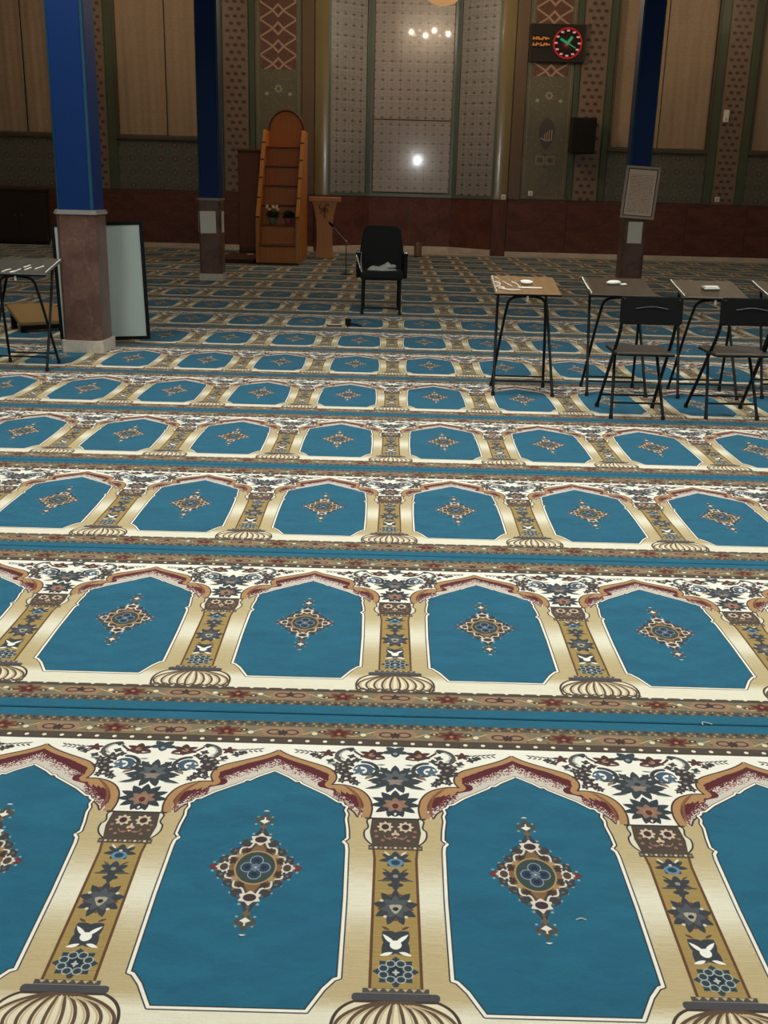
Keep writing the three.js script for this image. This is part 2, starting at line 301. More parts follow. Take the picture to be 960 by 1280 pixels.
// the mihrab: three facets set back into the wall
const niche = structure('wall_niche', 'mihrab recess of three glazed tile facets above dark red marble', 'wall');
{
  const a = 0.92, b = 1.84;
  const facet = (x0, Z0, x1, Z1, list) => {
    const len = Math.hypot(x1 - x0, Z1 - Z0), g = new THREE.Group(); g.name = 'facet'; niche.add(g);
    g.position.set(x0, 0, -Z0); g.rotation.y = Math.atan2(Z1 - Z0, x1 - x0);
    const slab = (name, u0, u1, y0, y1, mat, proud, sx) => { const m = part(g, name, uvMetres(new RoundedBoxGeometry((u1 - u0) * len, y1 - y0, proud, 1, 0.006), sx), mat); m.position.set((u0 + u1) / 2 * len, (y0 + y1) / 2, proud / 2); };
    part(g, 'masonry', box(len + 0.1, CEILING, 0.2, len / 2, CEILING / 2, -0.1), brick);
    for (const s of list) slab(...s);
  };
  const T = CEILING - 0.37;
  const side = [['marble_slab', 0, 1, 0, DADO, dadoMarble, 0.04, 1.5], ['teal_tile_border', 0, 0.1, DADO + 0.005, T, tileTeal, 0.05, 0.5], ['teal_tile_border', 0.9, 1, DADO + 0.005, T, tileTeal, 0.05, 0.5], ['mosaic_tile_panel', 0.105, 0.895, DADO + 0.02, T, tileSide, 0.03, 0.62], ['teal_tile_border', 0, 1, DADO - 0.01, DADO + 0.06, tileTeal, 0.055, 0.5]];
  facet(CX - b, BACKZ + 0.1, CX - a, NICHEZ, side);
  facet(CX - a, NICHEZ, CX + a, NICHEZ, [['marble_slab', 0, 0.495, 0, DADO, dadoMarble, 0.04, 1.5], ['marble_slab', 0.505, 1, 0, DADO, dadoMarble, 0.04, 1.5],
    ['teal_tile_border', 0, 0.04, DADO + 0.005, T, tileTeal, 0.05, 0.5], ['teal_tile_border', 0.96, 1, DADO + 0.005, T, tileTeal, 0.05, 0.5],
    ['mosaic_tile_panel', 0.045, 0.955, DADO + 0.09, 2.74, tileField, 0.03, 0.56], ['mosaic_tile_panel', 0.045, 0.955, 2.76, T, tileField, 0.03, 0.56], ['teal_tile_border', 0, 1, DADO - 0.01, DADO + 0.06, tileTeal, 0.055, 0.5]]);
  facet(CX + a, NICHEZ, CX + b, BACKZ + 0.1, side);
  part(niche, 'soffit', box(4.4, 0.2, 1.9, CX, CEILING - 0.25, -BACKZ - 0.95), plaster);
}
// pale stone skirting along the foot of the wall
{
  const bbd = structure('baseboard_back', 'pale stone skirting along the foot of the tiled wall', 'baseboard');
  for (const sg of [-1, 1]) { const x0 = sg > 0 ? CX + 2.06 : LEFT, x1 = sg > 0 ? RIGHT : CX - 2.06; part(bbd, 'skirting', uvMetres(rbox(x1 - x0, 0.1, 0.03, (x0 + x1) / 2, 0.05, -BACKZ + 0.056, 0.006), 0.8), paleMarble); }
  const run = [[CX - 1.78, BACKZ + 0.04], [CX - 0.9, NICHEZ - 0.05], [CX + 0.9, NICHEZ - 0.05], [CX + 1.78, BACKZ + 0.04]];
  for (let i = 1; i < 4; i++) { const [xa, za] = run[i - 1], [xb, zb] = run[i], L = Math.hypot(xb - xa, zb - za); const m = part(bbd, 'skirting', uvMetres(rbox(L, 0.12, 0.03, 0, 0.06, 0, 0.006), 0.8), paleMarble); m.position.set((xa + xb) / 2, 0, -(za + zb) / 2); m.rotation.y = Math.atan2(zb - za, xb - xa); }
}
// windows
const frameMetal = std(0x4a4434, 0.5), nightGlass = new THREE.MeshPhysicalMaterial({ color: 0x9aa4a0, roughness: 0.05, transmission: 1, thickness: 0 });
const clothNoise = dataTex(256, (x, y) => { const k = 1 + (N3[y * 256 + x] - 0.5) * 0.14 + ((x % 8) < 2 ? -0.04 : 0) + ((y % 64) < 2 ? -0.07 : 0); return [162 * k, 140 * k, 118 * k]; });
const curtainCloth = new THREE.MeshPhysicalMaterial({ map: clothNoise, roughness: 1, side: THREE.DoubleSide });
let wn = 1;
for (const sg of [-1, 1]) for (const [a, b] of [[4.1, 6.18], [7.05, 9.1]]) {
  const x0 = CX + (sg > 0 ? a : -b), x1 = CX + (sg > 0 ? b : -a), w = x1 - x0, xm = (x0 + x1) / 2, h = HEAD - SILL, ym = (HEAD + SILL) / 2;
  const where = sg < 0 ? (a < 5 ? 'behind the blue columns, beside the mihrab' : 'behind the column with the leaning whiteboard') : (a < 5 ? 'behind the column with the framed notice' : 'beyond the tiled pier with the white box');
  const win = structure(`window_${wn++}`, `tall window ${where}`, 'window');
  const fr = [box(w, 0.06, 0.08, xm, SILL + 0.03, 0), box(w, 0.06, 0.08, xm, HEAD - 0.03, 0), box(0.06, h - 0.12, 0.08, x0 + 0.03, ym, 0), box(0.06, h - 0.12, 0.08, x1 - 0.03, ym, 0), box(0.05, h - 0.12, 0.06, xm, ym, 0)];
  part(win, 'window_frame', merge(fr).translate(0, 0, -BACKZ - 0.16), frameMetal);
  for (const s of [-1, 1]) part(win, 'pane', box(w / 2 - 0.085, h - 0.12, 0.006, xm + s * (w / 4 - 0.008), ym, -BACKZ - 0.16), nightGlass);
  part(win, 'backing_board', box(w, h, 0.02, xm, ym, -BACKZ - 0.29), darkWood);
  part(win, 'window_sill', rbox(w + 0.02, 0.07, 0.1, xm, SILL - 0.045, -BACKZ + 0.04), frameMetal);
  const rail = part(win, 'side_rail', merge([box(0.05, h, 0.06, x0 + 0.02, ym, -BACKZ + 0.03), box(0.05, h, 0.06, x1 - 0.02, ym, -BACKZ + 0.03)]), frameMetal);
  // hanging curtain: two widths of cloth with shallow folds and ironed cross creases
  for (const s of [-1, 1]) {
    const cw = w / 2 - 0.05, ch = h - 0.03, g = new THREE.PlaneGeometry(cw, ch, 60, 60), p = g.attributes.position, uv = g.attributes.uv;
    for (let i = 0; i < p.count; i++) {
      const x = p.getX(i), y = p.getY(i) + ch / 2, cr = Math.exp(-(((y % 0.86) - 0.43) ** 2) / 0.0006);
      p.setZ(i, 0.006 * Math.sin(x * 17 + s) + 0.003 * Math.sin(x * 41 + y) - 0.008 * cr); uv.setXY(i, (x + 3) / 0.6, y / 0.6);
    }
    g.computeVertexNormals();
    const c = thing('curtain', `width of tan cloth curtain in the window ${where}`, 'curtain', [xm + s * (w / 4 - 0.015), SILL + 0.015 + ch / 2, BACKZ + 0.05], 0, `curtain widths of the window ${where}`);
    part(c, 'cloth', g, curtainCloth);
    part(c, 'curtain_rod', new THREE.CylinderGeometry(0.012, 0.012, cw, 10).rotateZ(Math.PI / 2).translate(0, ch / 2, 0.0), frameMetal);
  }
}

// ---------------------------------------------------------------- prayer carpets: woven pattern of arched niches
const NW = 0.62, RP = 1.342, UNITS = 3;
function carpetCanvas() {
  const CWD = 2040, CHT = Math.round(CWD / (NW * UNITS) * RP); const [c, x] = canvas(CWD, CHT), K = CWD / (NW * UNITS);
  x.setTransform(K, 0, 0, CHT / RP, 0, 0); x.lineJoin = 'round'; x.lineCap = 'round';
  const LEN = NW * UNITS, BLUE = '#165e79', DARK = '#2b2a2c', BROWN = '#4a3e34', TAN = '#c3ab7c', CREAM = '#e6dfca', WHITE = '#ece8dc', MAROON = '#561a24', RUST = '#663a2e', PINK = '#94775f', LEAFTAN = '#a98256', SLATE = '#44505c', SAGE = '#6f7c78';
  const fill = (f) => { x.fillStyle = f; x.fill(); }, stroke = (s, w) => { x.strokeStyle = s; x.lineWidth = w; x.stroke(); };
  const poly = (pts, close = true) => { x.beginPath(); pts.forEach(([a, b], i) => i ? x.lineTo(a, b) : x.moveTo(a, b)); if (close) x.closePath(); };
  const dot = (px, py, r, f, ry = r) => { x.beginPath(); x.ellipse(px, py, r, ry, 0, 0, 7); fill(f); };
  const star = (px, py, rx, ry, n, f, k = 0.6, spin = 0) => { x.beginPath(); const at = (a, q) => [px + Math.sin(a) * rx * q, py - Math.cos(a) * ry * q]; x.moveTo(...at(spin - Math.PI / n, k)); for (let i = 0; i < n; i++) { const a = spin + i * 2 * Math.PI / n, h = Math.PI / n; x.quadraticCurveTo(...at(a - h * 0.62, 0.93), ...at(a, 1.13)); x.quadraticCurveTo(...at(a + h * 0.62, 0.93), ...at(a + h, k)); } fill(f); };
  const leaf = (px, py, a, l, w, f) => { x.save(); x.translate(px, py); x.rotate(a); x.beginPath(); x.moveTo(0, 0); x.quadraticCurveTo(l * 0.4, -w, l, 0); x.quadraticCurveTo(l * 0.45, w * 0.7, 0, 0); fill(f); x.restore(); };
  // blue ground with a brushed nap
  x.fillStyle = BLUE; x.fillRect(0, 0, LEN, RP);
  for (let i = 0; i < 900; i++) { const px = rr(0, LEN), py = rr(0, RP), l = rr(0.02, 0.1), a = rr(-0.5, 0.5); x.globalAlpha = rr(0.03, 0.09); for (const o of [-LEN, 0, LEN]) { x.beginPath(); x.ellipse(px + o, py, l, l * 0.3, a, 0, 7); fill(rnd() < 0.5 ? '#237392' : '#0d4560'); } }
  x.globalAlpha = 1;
  // ---- borders
  function border(y0, dir) {                            // dir +1: outer guard at y0, white-dotted band furthest down
    const Y = (d) => y0 + dir * d, R = (d0, d1, f) => { x.fillStyle = f; x.fillRect(0, Math.min(Y(d0), Y(d1)), LEN, Math.abs(d1 - d0)); };
    R(0, 0.026, '#544b40'); R(0.026, 0.085, '#7f6d52'); R(0.085, 0.121, BROWN);
    const nd = Math.round(LEN / 0.0182);
    for (let i = 0; i < nd; i++) { const px = (i + 0.5) * LEN / nd; dot(px, Y(0.007), 0.0052, i % 2 ? '#33302d' : '#8c7656', 0.006); dot(px + 0.008, Y(0.019), 0.0042, i % 3 ? '#a08662' : '#3c4a4c', 0.005); }
    for (let i = 0; i < UNITS * 40; i++) dot(rr(0, LEN), Y(rr(0.03, 0.082)), rr(0.0015, 0.0035), ['#6e6a5c', '#4f4238', '#b59a70', '#6f7d78'][i % 4]);
    for (let k = -1; k <= UNITS; k++) for (const h of [0, 1]) {
      const px = (k + 0.5) * NW + h * NW / 2, f = (d) => Y(d);
      // vine between the motifs
      x.beginPath(); for (let i = 0; i <= 16; i++) { const t = i / 16; x.lineTo(px + t * 0.31, f(0.055 + 0.016 * Math.sin(t * 6.283 * 2))); } stroke('#c9ab78', 0.0035);
      // cartouche
      poly([[px - 0.05, f(0.032)], [px + 0.05, f(0.032)], [px + 0.062, f(0.056)], [px + 0.045, f(0.08)], [px - 0.045, f(0.08)], [px - 0.062, f(0.056)]]); fill(PINK);
      x.beginPath(); x.ellipse(px - 0.024, f(0.058), 0.018, 0.012, 0, 0, 7); stroke('#4a3028', 0.006); x.beginPath(); x.ellipse(px + 0.024, f(0.058), 0.018, 0.012, 0, 0, 7); stroke('#4a3028', 0.006); star(px, f(0.062), 0.014, 0.016, 5, '#3c2a26');
      for (const s of [-1, 1]) { leaf(px + s * 0.065, f(0.04), s > 0 ? 0.2 : 2.9, 0.036, 0.012, '#66746f'); leaf(px + s * 0.07, f(0.074), s > 0 ? -0.3 : 3.4, 0.034, 0.011, '#5c6a68'); dot(px + s * 0.088, f(0.062), 0.008, '#e0cfae'); dot(px + s * 0.108, f(0.05), 0.011, '#35302e', 0.008); dot(px + s * 0.108, f(0.05), 0.004, '#d8c29a'); }
      // palmette
      const qx = px + 0.155; star(qx, f(0.056), 0.04, 0.026, 7, RUST, 0.66); star(qx, f(0.056), 0.022, 0.018, 5, '#4a1c1a', 0.6); dot(qx, f(0.06), 0.006, '#b06a4e');
    }
    const nw = 13 * UNITS; for (let i = 0; i < nw; i++) dot((i + 0.5) * LEN / nw, Y(0.103), 0.0062, '#e3dccb', 0.0062);
    for (let i = 0; i < nw * 4; i++) dot((i + 0.5) * LEN / nw / 4, Y(0.115), 0.0028, '#3e332b');
  }
  border(0.05, 1); border(1.292, -1);
  // ---- the niche row between the borders
  x.save(); x.beginPath(); x.rect(0, 0.171, LEN, 1.186 - 0.171 + 0.003); x.clip();
  // pillar ground: dyed in streaked bands, cream in the middle and at the foot, tan at the ends
  for (let y = 0.171; y < 1.19; y += 0.0016) {
    const t = Math.max(Math.exp(-(((y - 0.79) / 0.105) ** 2)), Math.min(1, Math.max(0, (y - 1.075) / 0.045)));
    for (let px = 0; px < LEN; px += 0.031) { const q = Math.min(1, Math.max(0, t + rr(-0.13, 0.13))); const a = [186, 166, 124], b = [228, 222, 202], m = mix(a, b, q); x.fillStyle = `rgb(${m.map(Math.round)})`; x.fillRect(px, y, 0.0325, 0.0022); }
  }
  // blue fields are cut back in, as closed outlines
  const side = [[0.308, 0.306], [0.27, 0.334], [0.252, 0.352], [0.242, 0.351], [0.236, 0.361], [0.17, 0.41], [0.142, 0.438], [0.13, 0.441], [0.126, 0.452], [0.117, 0.458], [0.121, 0.474], [0.116, 0.49], [0.118, 0.51], [0.113, 0.55], [0.111, 0.585], [0.116, 0.592], [0.12, 0.6], [0.113, 0.61], [0.111, 0.63], [0.108, 0.8], [0.1085, 1.03], [0.118, 1.034], [0.137, 1.06], [0.165, 1.1165]];
  const napSeed = seed;
  for (let k = 0; k <= UNITS; k++) {
    if (k === UNITS) seed = napSeed;
    const cx = k * NW, out = [...side.map(([a, b]) => [cx - (0.31 - a), b]), ...side.slice().reverse().map(([a, b]) => [cx + (0.31 - a), b])];
    x.save(); poly(out); x.clip(); x.fillStyle = BLUE; x.fillRect(cx - 0.31, 0.17, 0.62, 1.1);
    for (let i = 0; i < 330; i++) { const px = cx + rr(-0.22, 0.22), py = rr(0.3, 1.12), l = rr(0.015, 0.085), a = rr(-0.5, 0.5); x.globalAlpha = rr(0.04, 0.1); x.beginPath(); x.ellipse(px, py, l, l * 0.32, a, 0, 7); fill(rnd() < 0.5 ? '#237392' : '#0d4560'); } x.globalAlpha = 1;
    x.restore();
    poly(out); stroke(DARK, 0.0125); poly(out); stroke(WHITE, 0.0072);
  }
  for (let k = 0; k < UNITS; k++) {
    const cx = (k + 0.5) * NW, P = (s, pts) => pts.map(([a, b]) => [cx + s * a, b]);
    // white spandrel
    const sp = [[0.312, 0.171], [0.312, 0.205], [0.25, 0.257], [0.18, 0.31], [0.158, 0.36], [0.1, 0.39], [0.066, 0.43], [0.055, 0.503]];
    poly([...P(1, sp), ...P(-1, sp.slice().reverse())]); fill(WHITE);
    for (const s of [-1, 1]) {
      // arch band: pale inner edge, dotted into maroon, tan acanthus leaves outside
      const bandPath = () => { x.beginPath(); const m = (a, b) => [cx + s * a, b]; x.moveTo(...m(0.311, 0.2)); x.bezierCurveTo(...m(0.28, 0.236), ...m(0.225, 0.255), ...m(0.18, 0.28)); x.bezierCurveTo(...m(0.148, 0.3), ...m(0.142, 0.335), ...m(0.16, 0.362)); x.bezierCurveTo(...m(0.125, 0.358), ...m(0.088, 0.372), ...m(0.07, 0.405)); x.bezierCurveTo(...m(0.056, 0.43), ...m(0.052, 0.47), ...m(0.062, 0.503)); x.lineTo(...m(0.09, 0.503)); x.lineTo(...m(0.1, 0.48)); x.lineTo(...m(0.119, 0.458)); x.lineTo(...m(0.131, 0.443)); x.lineTo(...m(0.17, 0.412)); x.lineTo(...m(0.238, 0.361)); x.lineTo(...m(0.252, 0.353)); x.lineTo(...m(0.311, 0.308)); x.closePath(); };
      x.save(); bandPath(); x.clip(); x.fillStyle = '#c9c0b4'; x.fillRect(cx - 0.32, 0.18, 0.64, 0.34);
      for (let i = 0; i < 2600; i++) { const t = rnd(), a = 0.06 + t * 0.25, outer = a > 0.155 ? 0.215 + (0.311 - a) * 0.66 : 0.365 + (0.155 - a) * 0.9, w = Math.abs(rr(-1, 1)) * rnd() * 0.075; dot(cx + s * a, outer + w, 0.0019, w < 0.05 ? MAROON : (w < 0.075 ? '#7d3d44' : '#a57f7c')); }
      x.beginPath(); x.moveTo(cx + s * 0.312, 0.212); x.bezierCurveTo(cx + s * 0.28, 0.25, cx + s * 0.225, 0.28, cx + s * 0.165, 0.325); stroke(MAROON, 0.042);
      x.beginPath(); x.moveTo(cx + s * 0.18, 0.362); x.bezierCurveTo(cx + s * 0.13, 0.378, cx + s * 0.105, 0.4, cx + s * 0.088, 0.44); stroke(MAROON, 0.032);
      const rim = (w, c) => { x.beginPath(); const m = (a, b) => [cx + s * a, b]; x.moveTo(...m(0.311, 0.2)); x.bezierCurveTo(...m(0.28, 0.236), ...m(0.225, 0.255), ...m(0.18, 0.28)); x.bezierCurveTo(...m(0.148, 0.3), ...m(0.142, 0.335), ...m(0.16, 0.362)); x.bezierCurveTo(...m(0.125, 0.358), ...m(0.088, 0.372), ...m(0.07, 0.405)); stroke(c, w); };
      rim(0.036, LEAFTAN);
      for (let i = 0; i < 8; i++) { const t = i / 7; leaf(cx + s * (0.29 - t * 0.12), 0.222 + t * 0.082, s > 0 ? 2.4 : 0.74, 0.046, 0.017, LEAFTAN); leaf(cx + s * (0.286 - t * 0.12), 0.224 + t * 0.082, s > 0 ? 2.4 : 0.74, 0.036, 0.004, '#6f4630'); }
      for (let i = 0; i < 9; i++) { const t = i / 8, a = 0.298 - t * 0.135, b = 0.21 + t * 0.094; leaf(cx + s * a, b, s > 0 ? 2.2 : 0.95, 0.034, 0.014, LEAFTAN); }
      for (let i = 0; i < 9; i++) { const t = i / 8, a = 0.155 - t * 0.095, b = 0.362 + t * t * 0.085; leaf(cx + s * a, b, s > 0 ? 2.0 + t * 0.3 : 1.14 - t * 0.3, 0.046, 0.015, LEAFTAN); }
      x.beginPath(); x.moveTo(cx + s * 0.072, 0.42); x.quadraticCurveTo(cx + s * 0.058, 0.46, cx + s * 0.07, 0.503); stroke(LEAFTAN, 0.026);
      for (let i = 0; i < 5; i++) { x.beginPath(); x.moveTo(cx + s * (0.13 - i * 0.008), 0.365 + i * 0.01); x.quadraticCurveTo(cx + s * (0.09 - i * 0.002), 0.39 + i * 0.012, cx + s * (0.078 + i * 0.003), 0.45 + i * 0.014); stroke('#7a4f34', 0.003); }
      x.beginPath(); x.ellipse(cx + s * 0.158, 0.33, 0.013, 0.02, 0, 0, 7); fill(LEAFTAN); x.restore();
      x.save(); x.beginPath(); x.rect(cx - 0.308, 0, 0.616, 0.501); x.clip(); bandPath(); stroke('#3a2224', 0.0042); x.restore();
      // inner white edge of the arch
      poly(P(s, side.slice(0, 16)), false); stroke(DARK, 0.009); poly(P(s, side.slice(0, 16)), false); stroke(WHITE, 0.0058);
      // scrolls and leaves on white
      x.beginPath(); x.arc(cx + s * 0.082, 0.288, 0.026, 0, 7); fill('#3f5468'); x.beginPath(); x.arc(cx + s * 0.09, 0.292, 0.017, 0, 7); fill(WHITE); star(cx + s * 0.094, 0.295, 0.016, 0.018, 5, '#4e6274', 0.5); x.beginPath(); x.arc(cx + s * 0.084, 0.29, 0.038, s > 0 ? 1.9 : -1.6, s > 0 ? 4.7 : 1.2); stroke('#3a4148', 0.011); leaf(cx + s * 0.06, 0.312, s > 0 ? 0.9 : 2.24, 0.03, 0.012, '#8a6f58'); for (const [a, b] of [[0.115, 0.225], [0.1, 0.242], [0.15, 0.235], [0.17, 0.25], [0.2, 0.232], [0.215, 0.222]]) star(cx + s * a, b, 0.012, 0.011, 4, '#3d3a3c', 0.6, a * 30);
      x.beginPath(); x.arc(cx + s * 0.078, 0.285, 0.03, s > 0 ? 1.4 : -1.2, s > 0 ? 4.4 : 1.8); stroke(DARK, 0.005);
      for (const [a, b, r] of [[0.122, 0.258, 0.019], [0.134, 0.284, 0.021], [0.126, 0.314, 0.02], [0.112, 0.338, 0.015], [0.15, 0.27, 0.014], [0.15, 0.3, 0.013], [0.1, 0.352, 0.011], [0.136, 0.342, 0.011]]) { star(cx + s * a, b, r, r * 1.1, 5, '#383235', 0.6, a * 40); dot(cx + s * a, b, r * 0.25, '#8a7a6e'); }
      // rust flower scroll
      star(cx + s * 0.06, 0.214, 0.034, 0.025, 6, '#4b2826', 0.6); dot(cx + s * 0.062, 0.216, 0.009, PINK); leaf(cx + s * 0.034, 0.2, s > 0 ? 0.5 : 2.64, 0.034, 0.011, DARK);
      x.beginPath(); x.moveTo(cx + s * 0.03, 0.232); x.quadraticCurveTo(cx + s * 0.07, 0.25, cx + s * 0.108, 0.2); stroke('#4a3432', 0.007);
      // curled leaf running out to the apex
      x.beginPath(); x.moveTo(cx + s * 0.115, 0.185); x.bezierCurveTo(cx + s * 0.16, 0.19, cx + s * 0.165, 0.235, cx + s * 0.14, 0.252); stroke('#514a48', 0.011); x.beginPath(); x.moveTo(cx + s * 0.12, 0.19); x.bezierCurveTo(cx + s * 0.15, 0.2, cx + s * 0.152, 0.228, cx + s * 0.135, 0.24); stroke('#a9b0ae', 0.005);
      star(cx + s * 0.178, 0.212, 0.019, 0.017, 5, '#4b2a2a', 0.55); for (let i = 0; i < 6; i++) { leaf(cx + s * (0.19 + i * 0.013), 0.214 - i * 0.002, s > 0 ? -0.5 : 3.64, 0.018, 0.006, DARK); leaf(cx + s * (0.19 + i * 0.013), 0.216 - i * 0.002, s > 0 ? 0.6 : 2.54, 0.016, 0.006, DARK); }
      star(cx + s * 0.118, 0.192, 0.012, 0.009, 4, '#33383c', 0.6); leaf(cx + s * 0.15, 0.262, s > 0 ? 0.1 : 3.04, 0.03, 0.008, SAGE);
      leaf(cx + s * 0.025, 0.262, s > 0 ? 0.1 : 3.04, 0.026, 0.008, SAGE); leaf(cx + s * 0.02, 0.278, s > 0 ? 0.7 : 2.44, 0.028, 0.014, '#35363a'); leaf(cx + s * 0.035, 0.372, s > 0 ? 0.1 : 3.04, 0.04, 0.009, '#9aa19a'); leaf(cx + s * 0.034, 0.352, s > 0 ? -0.2 : 3.34, 0.03, 0.012, '#33383c');
    }
    star(cx, 0.196, 0.034, 0.026, 5, '#353e44', 0.6, Math.PI); dot(cx, 0.207, 0.006, '#8b9a9a');
    // two lotus flowers
    star(cx, 0.33, 0.064, 0.058, 11, '#34393f', 0.66); for (const e of [-1, 1]) { leaf(cx + e * 0.03, 0.36, e > 0 ? 0.35 : 2.79, 0.05, 0.013, '#3a3f42'); leaf(cx + e * 0.03, 0.3, e > 0 ? -0.6 : 3.74, 0.04, 0.012, '#3a3f42'); } star(cx, 0.325, 0.032, 0.032, 7, '#555b60', 0.6); star(cx, 0.342, 0.02, 0.016, 5, '#8e7a72', 0.6); dot(cx, 0.325, 0.008, DARK);
    star(cx, 0.44, 0.056, 0.052, 11, '#2e353d', 0.72); star(cx, 0.445, 0.03, 0.028, 7, '#8d6a5a', 0.7); dot(cx, 0.447, 0.014, PINK, 0.016); dot(cx, 0.45, 0.008, '#5a211e', 0.011); leaf(cx, 0.495, -2.2, 0.022, 0.008, DARK); leaf(cx, 0.495, -0.94, 0.022, 0.008, DARK);
    // capital
    for (const s of [-1, 1]) { x.beginPath(); x.moveTo(cx + s * 0.055, 0.503); x.bezierCurveTo(cx + s * 0.085, 0.512, cx + s * 0.05, 0.535, cx + s * 0.072, 0.552); x.bezierCurveTo(cx + s * 0.078, 0.58, cx + s * 0.066, 0.596, cx + s * 0.052, 0.61); x.lineTo(cx, 0.61); x.lineTo(cx, 0.503); fill('#ddd5c0'); stroke(DARK, 0.004); }
    poly([[cx - 0.056, 0.503], [cx + 0.056, 0.503], [cx + 0.06, 0.56], [cx + 0.053, 0.61], [cx - 0.053, 0.61], [cx - 0.06, 0.56]]); fill(BROWN); poly([[cx - 0.07, 0.504], [cx + 0.07, 0.504]], false); stroke(DARK, 0.006);
    for (const s of [-1, 1]) { star(cx + s * 0.024, 0.537, 0.018, 0.02, 8, '#cdb8a0', 0.75); dot(cx + s * 0.024, 0.537, 0.009, '#3c2626', 0.011); for (const [a, b] of [[0.044, 0.575], [0.03, 0.59], [0.014, 0.583], [0.046, 0.555]]) dot(cx + s * a, b, 0.0045, '#93695c'); x.beginPath(); x.arc(cx + s * 0.014, 0.572, 0.012, 0, 3.14); stroke('#93695c', 0.003); }
    star(cx, 0.566, 0.009, 0.016, 4, '#c9b29a', 0.5); dot(cx, 0.572, 0.004, '#5a211e');
    x.fillStyle = '#4b4138'; x.fillRect(cx - 0.062, 0.609, 0.124, 0.018); for (let i = 0; i < 11; i++) dot(cx - 0.056 + i * 0.0112, 0.618, 0.0036, i % 2 ? '#cfc4ae' : '#8a7a66');
    // flowered panel of the pillar
    x.fillStyle = '#9f854f'; x.fillRect(cx - 0.0495, 0.627, 0.099, 0.428); for (let i = 0; i < 260; i++) { x.globalAlpha = 0.25; x.fillStyle = i % 2 ? '#ab9159' : '#917845'; x.fillRect(cx - 0.0495, rr(0.627, 1.053), 0.099, 0.0016); } x.globalAlpha = 1;
    for (const s of [-1, 1]) { poly([[cx + s * 0.05, 0.627], [cx + s * 0.047, 0.66], [cx + s * 0.0495, 1.053]], false); stroke('#5d3d24', 0.0058); }
    const FD = '#363a40';
    star(cx, 0.66, 0.034, 0.026, 7, FD, 0.6); for (const s of [-1, 1]) leaf(cx + s * 0.012, 0.648, s > 0 ? -0.9 : 4.04, 0.022, 0.007, '#d9d4c8'); dot(cx, 0.672, 0.018, '#5a86a4', 0.015); dot(cx, 0.672, 0.01, '#243a50', 0.009); dot(cx, 0.655, 0.004, '#c8c0b0');
    star(cx, 0.722, 0.03, 0.026, 6, FD, 0.62); for (const s of [-1, 1]) { leaf(cx + s * 0.008, 0.733, s > 0 ? 0.1 : 3.04, 0.034, 0.008, '#4d4c48'); leaf(cx + s * 0.012, 0.708, s > 0 ? -0.7 : 3.84, 0.022, 0.006, '#4a443c'); } star(cx, 0.75, 0.016, 0.016, 4, FD, 0.6); dot(cx, 0.72, 0.006, '#8d8a84');
    star(cx, 0.822, 0.043, 0.052, 9, FD, 0.66); star(cx, 0.822, 0.028, 0.033, 7, '#4d5257', 0.7); for (let i = 0; i < 9; i++) { const a = i / 9 * 6.283 + 0.35; dot(cx + Math.sin(a) * 0.034, 0.822 - Math.cos(a) * 0.04, 0.004, i % 2 ? '#cfc8b8' : '#6c3d38'); } star(cx, 0.826, 0.014, 0.016, 3, '#a9a18e', 0.7, Math.PI); dot(cx, 0.828, 0.006, '#22262a');
    star(cx, 0.93, 0.034, 0.042, 4, FD, 0.72, 0.785); for (const s of [-1, 1]) { leaf(cx, 0.935, s > 0 ? -0.85 : 3.99, 0.04, 0.012, '#efece4'); leaf(cx + s * 0.006, 0.957, s > 0 ? 0.35 : 2.79, 0.028, 0.011, '#efece4'); leaf(cx + s * 0.012, 0.893, s > 0 ? -0.6 : 3.74, 0.02, 0.008, '#5d3b36'); } dot(cx, 0.936, 0.012, '#efece4', 0.013);
    star(cx, 1.01, 0.04, 0.036, 8, '#2c3b47', 0.8); for (let i = 0; i < 8; i++) { const a = i / 8 * 6.283 + 0.39; x.beginPath(); x.ellipse(cx + Math.sin(a) * 0.026, 1.01 - Math.cos(a) * 0.023, 0.009, 0.009, 0, 0, 7); stroke('#a9b0aa', 0.0025); } dot(cx, 1.01, 0.013, '#1f2b38'); star(cx, 1.012, 0.007, 0.008, 4, '#b5bbb6', 0.5); dot(cx, 1.045, 0.006, FD);
    // foot of the pillar: two plates and a ribbed dome
    x.fillStyle = '#4a4746'; x.fillRect(cx - 0.063, 1.054, 0.126, 0.012); for (let i = 0; i < 7; i++) poly([[cx - 0.054 + i * 0.0165, 1.055], [cx - 0.048 + i * 0.0165, 1.063], [cx - 0.042 + i * 0.0165, 1.055]]), fill('#b9a582');
    x.fillStyle = '#45444a'; x.beginPath(); x.roundRect(cx - 0.083, 1.067, 0.166, 0.02, 0.008); fill('#45444a');
    x.beginPath(); x.moveTo(cx - 0.078, 1.088); x.bezierCurveTo(cx - 0.125, 1.11, cx - 0.122, 1.16, cx - 0.112, 1.188); x.lineTo(cx + 0.112, 1.188); x.bezierCurveTo(cx + 0.122, 1.16, cx + 0.125, 1.11, cx + 0.078, 1.088); x.closePath(); fill('#e2d7bd'); stroke('#3e3128', 0.006);
    for (let i = -5; i <= 5; i++) { const e = Math.sign(i) || 1, t = (Math.abs(i) - 0.5) / 5; if (!i) continue; x.beginPath(); x.moveTo(cx + e * t * 0.03, 1.089); x.bezierCurveTo(cx + e * t * 0.12, 1.11, cx + e * (t * 0.14 + 0.006), 1.155, cx + e * t * 0.105, 1.184); stroke('#5a4635', 0.0066); x.beginPath(); x.moveTo(cx + e * t * 0.034, 1.096); x.bezierCurveTo(cx + e * (t * 0.12 - 0.006), 1.115, cx + e * (t * 0.14 - 0.004), 1.155, cx + e * (t * 0.105 - 0.005), 1.18); stroke('#bfa985', 0.0035); }
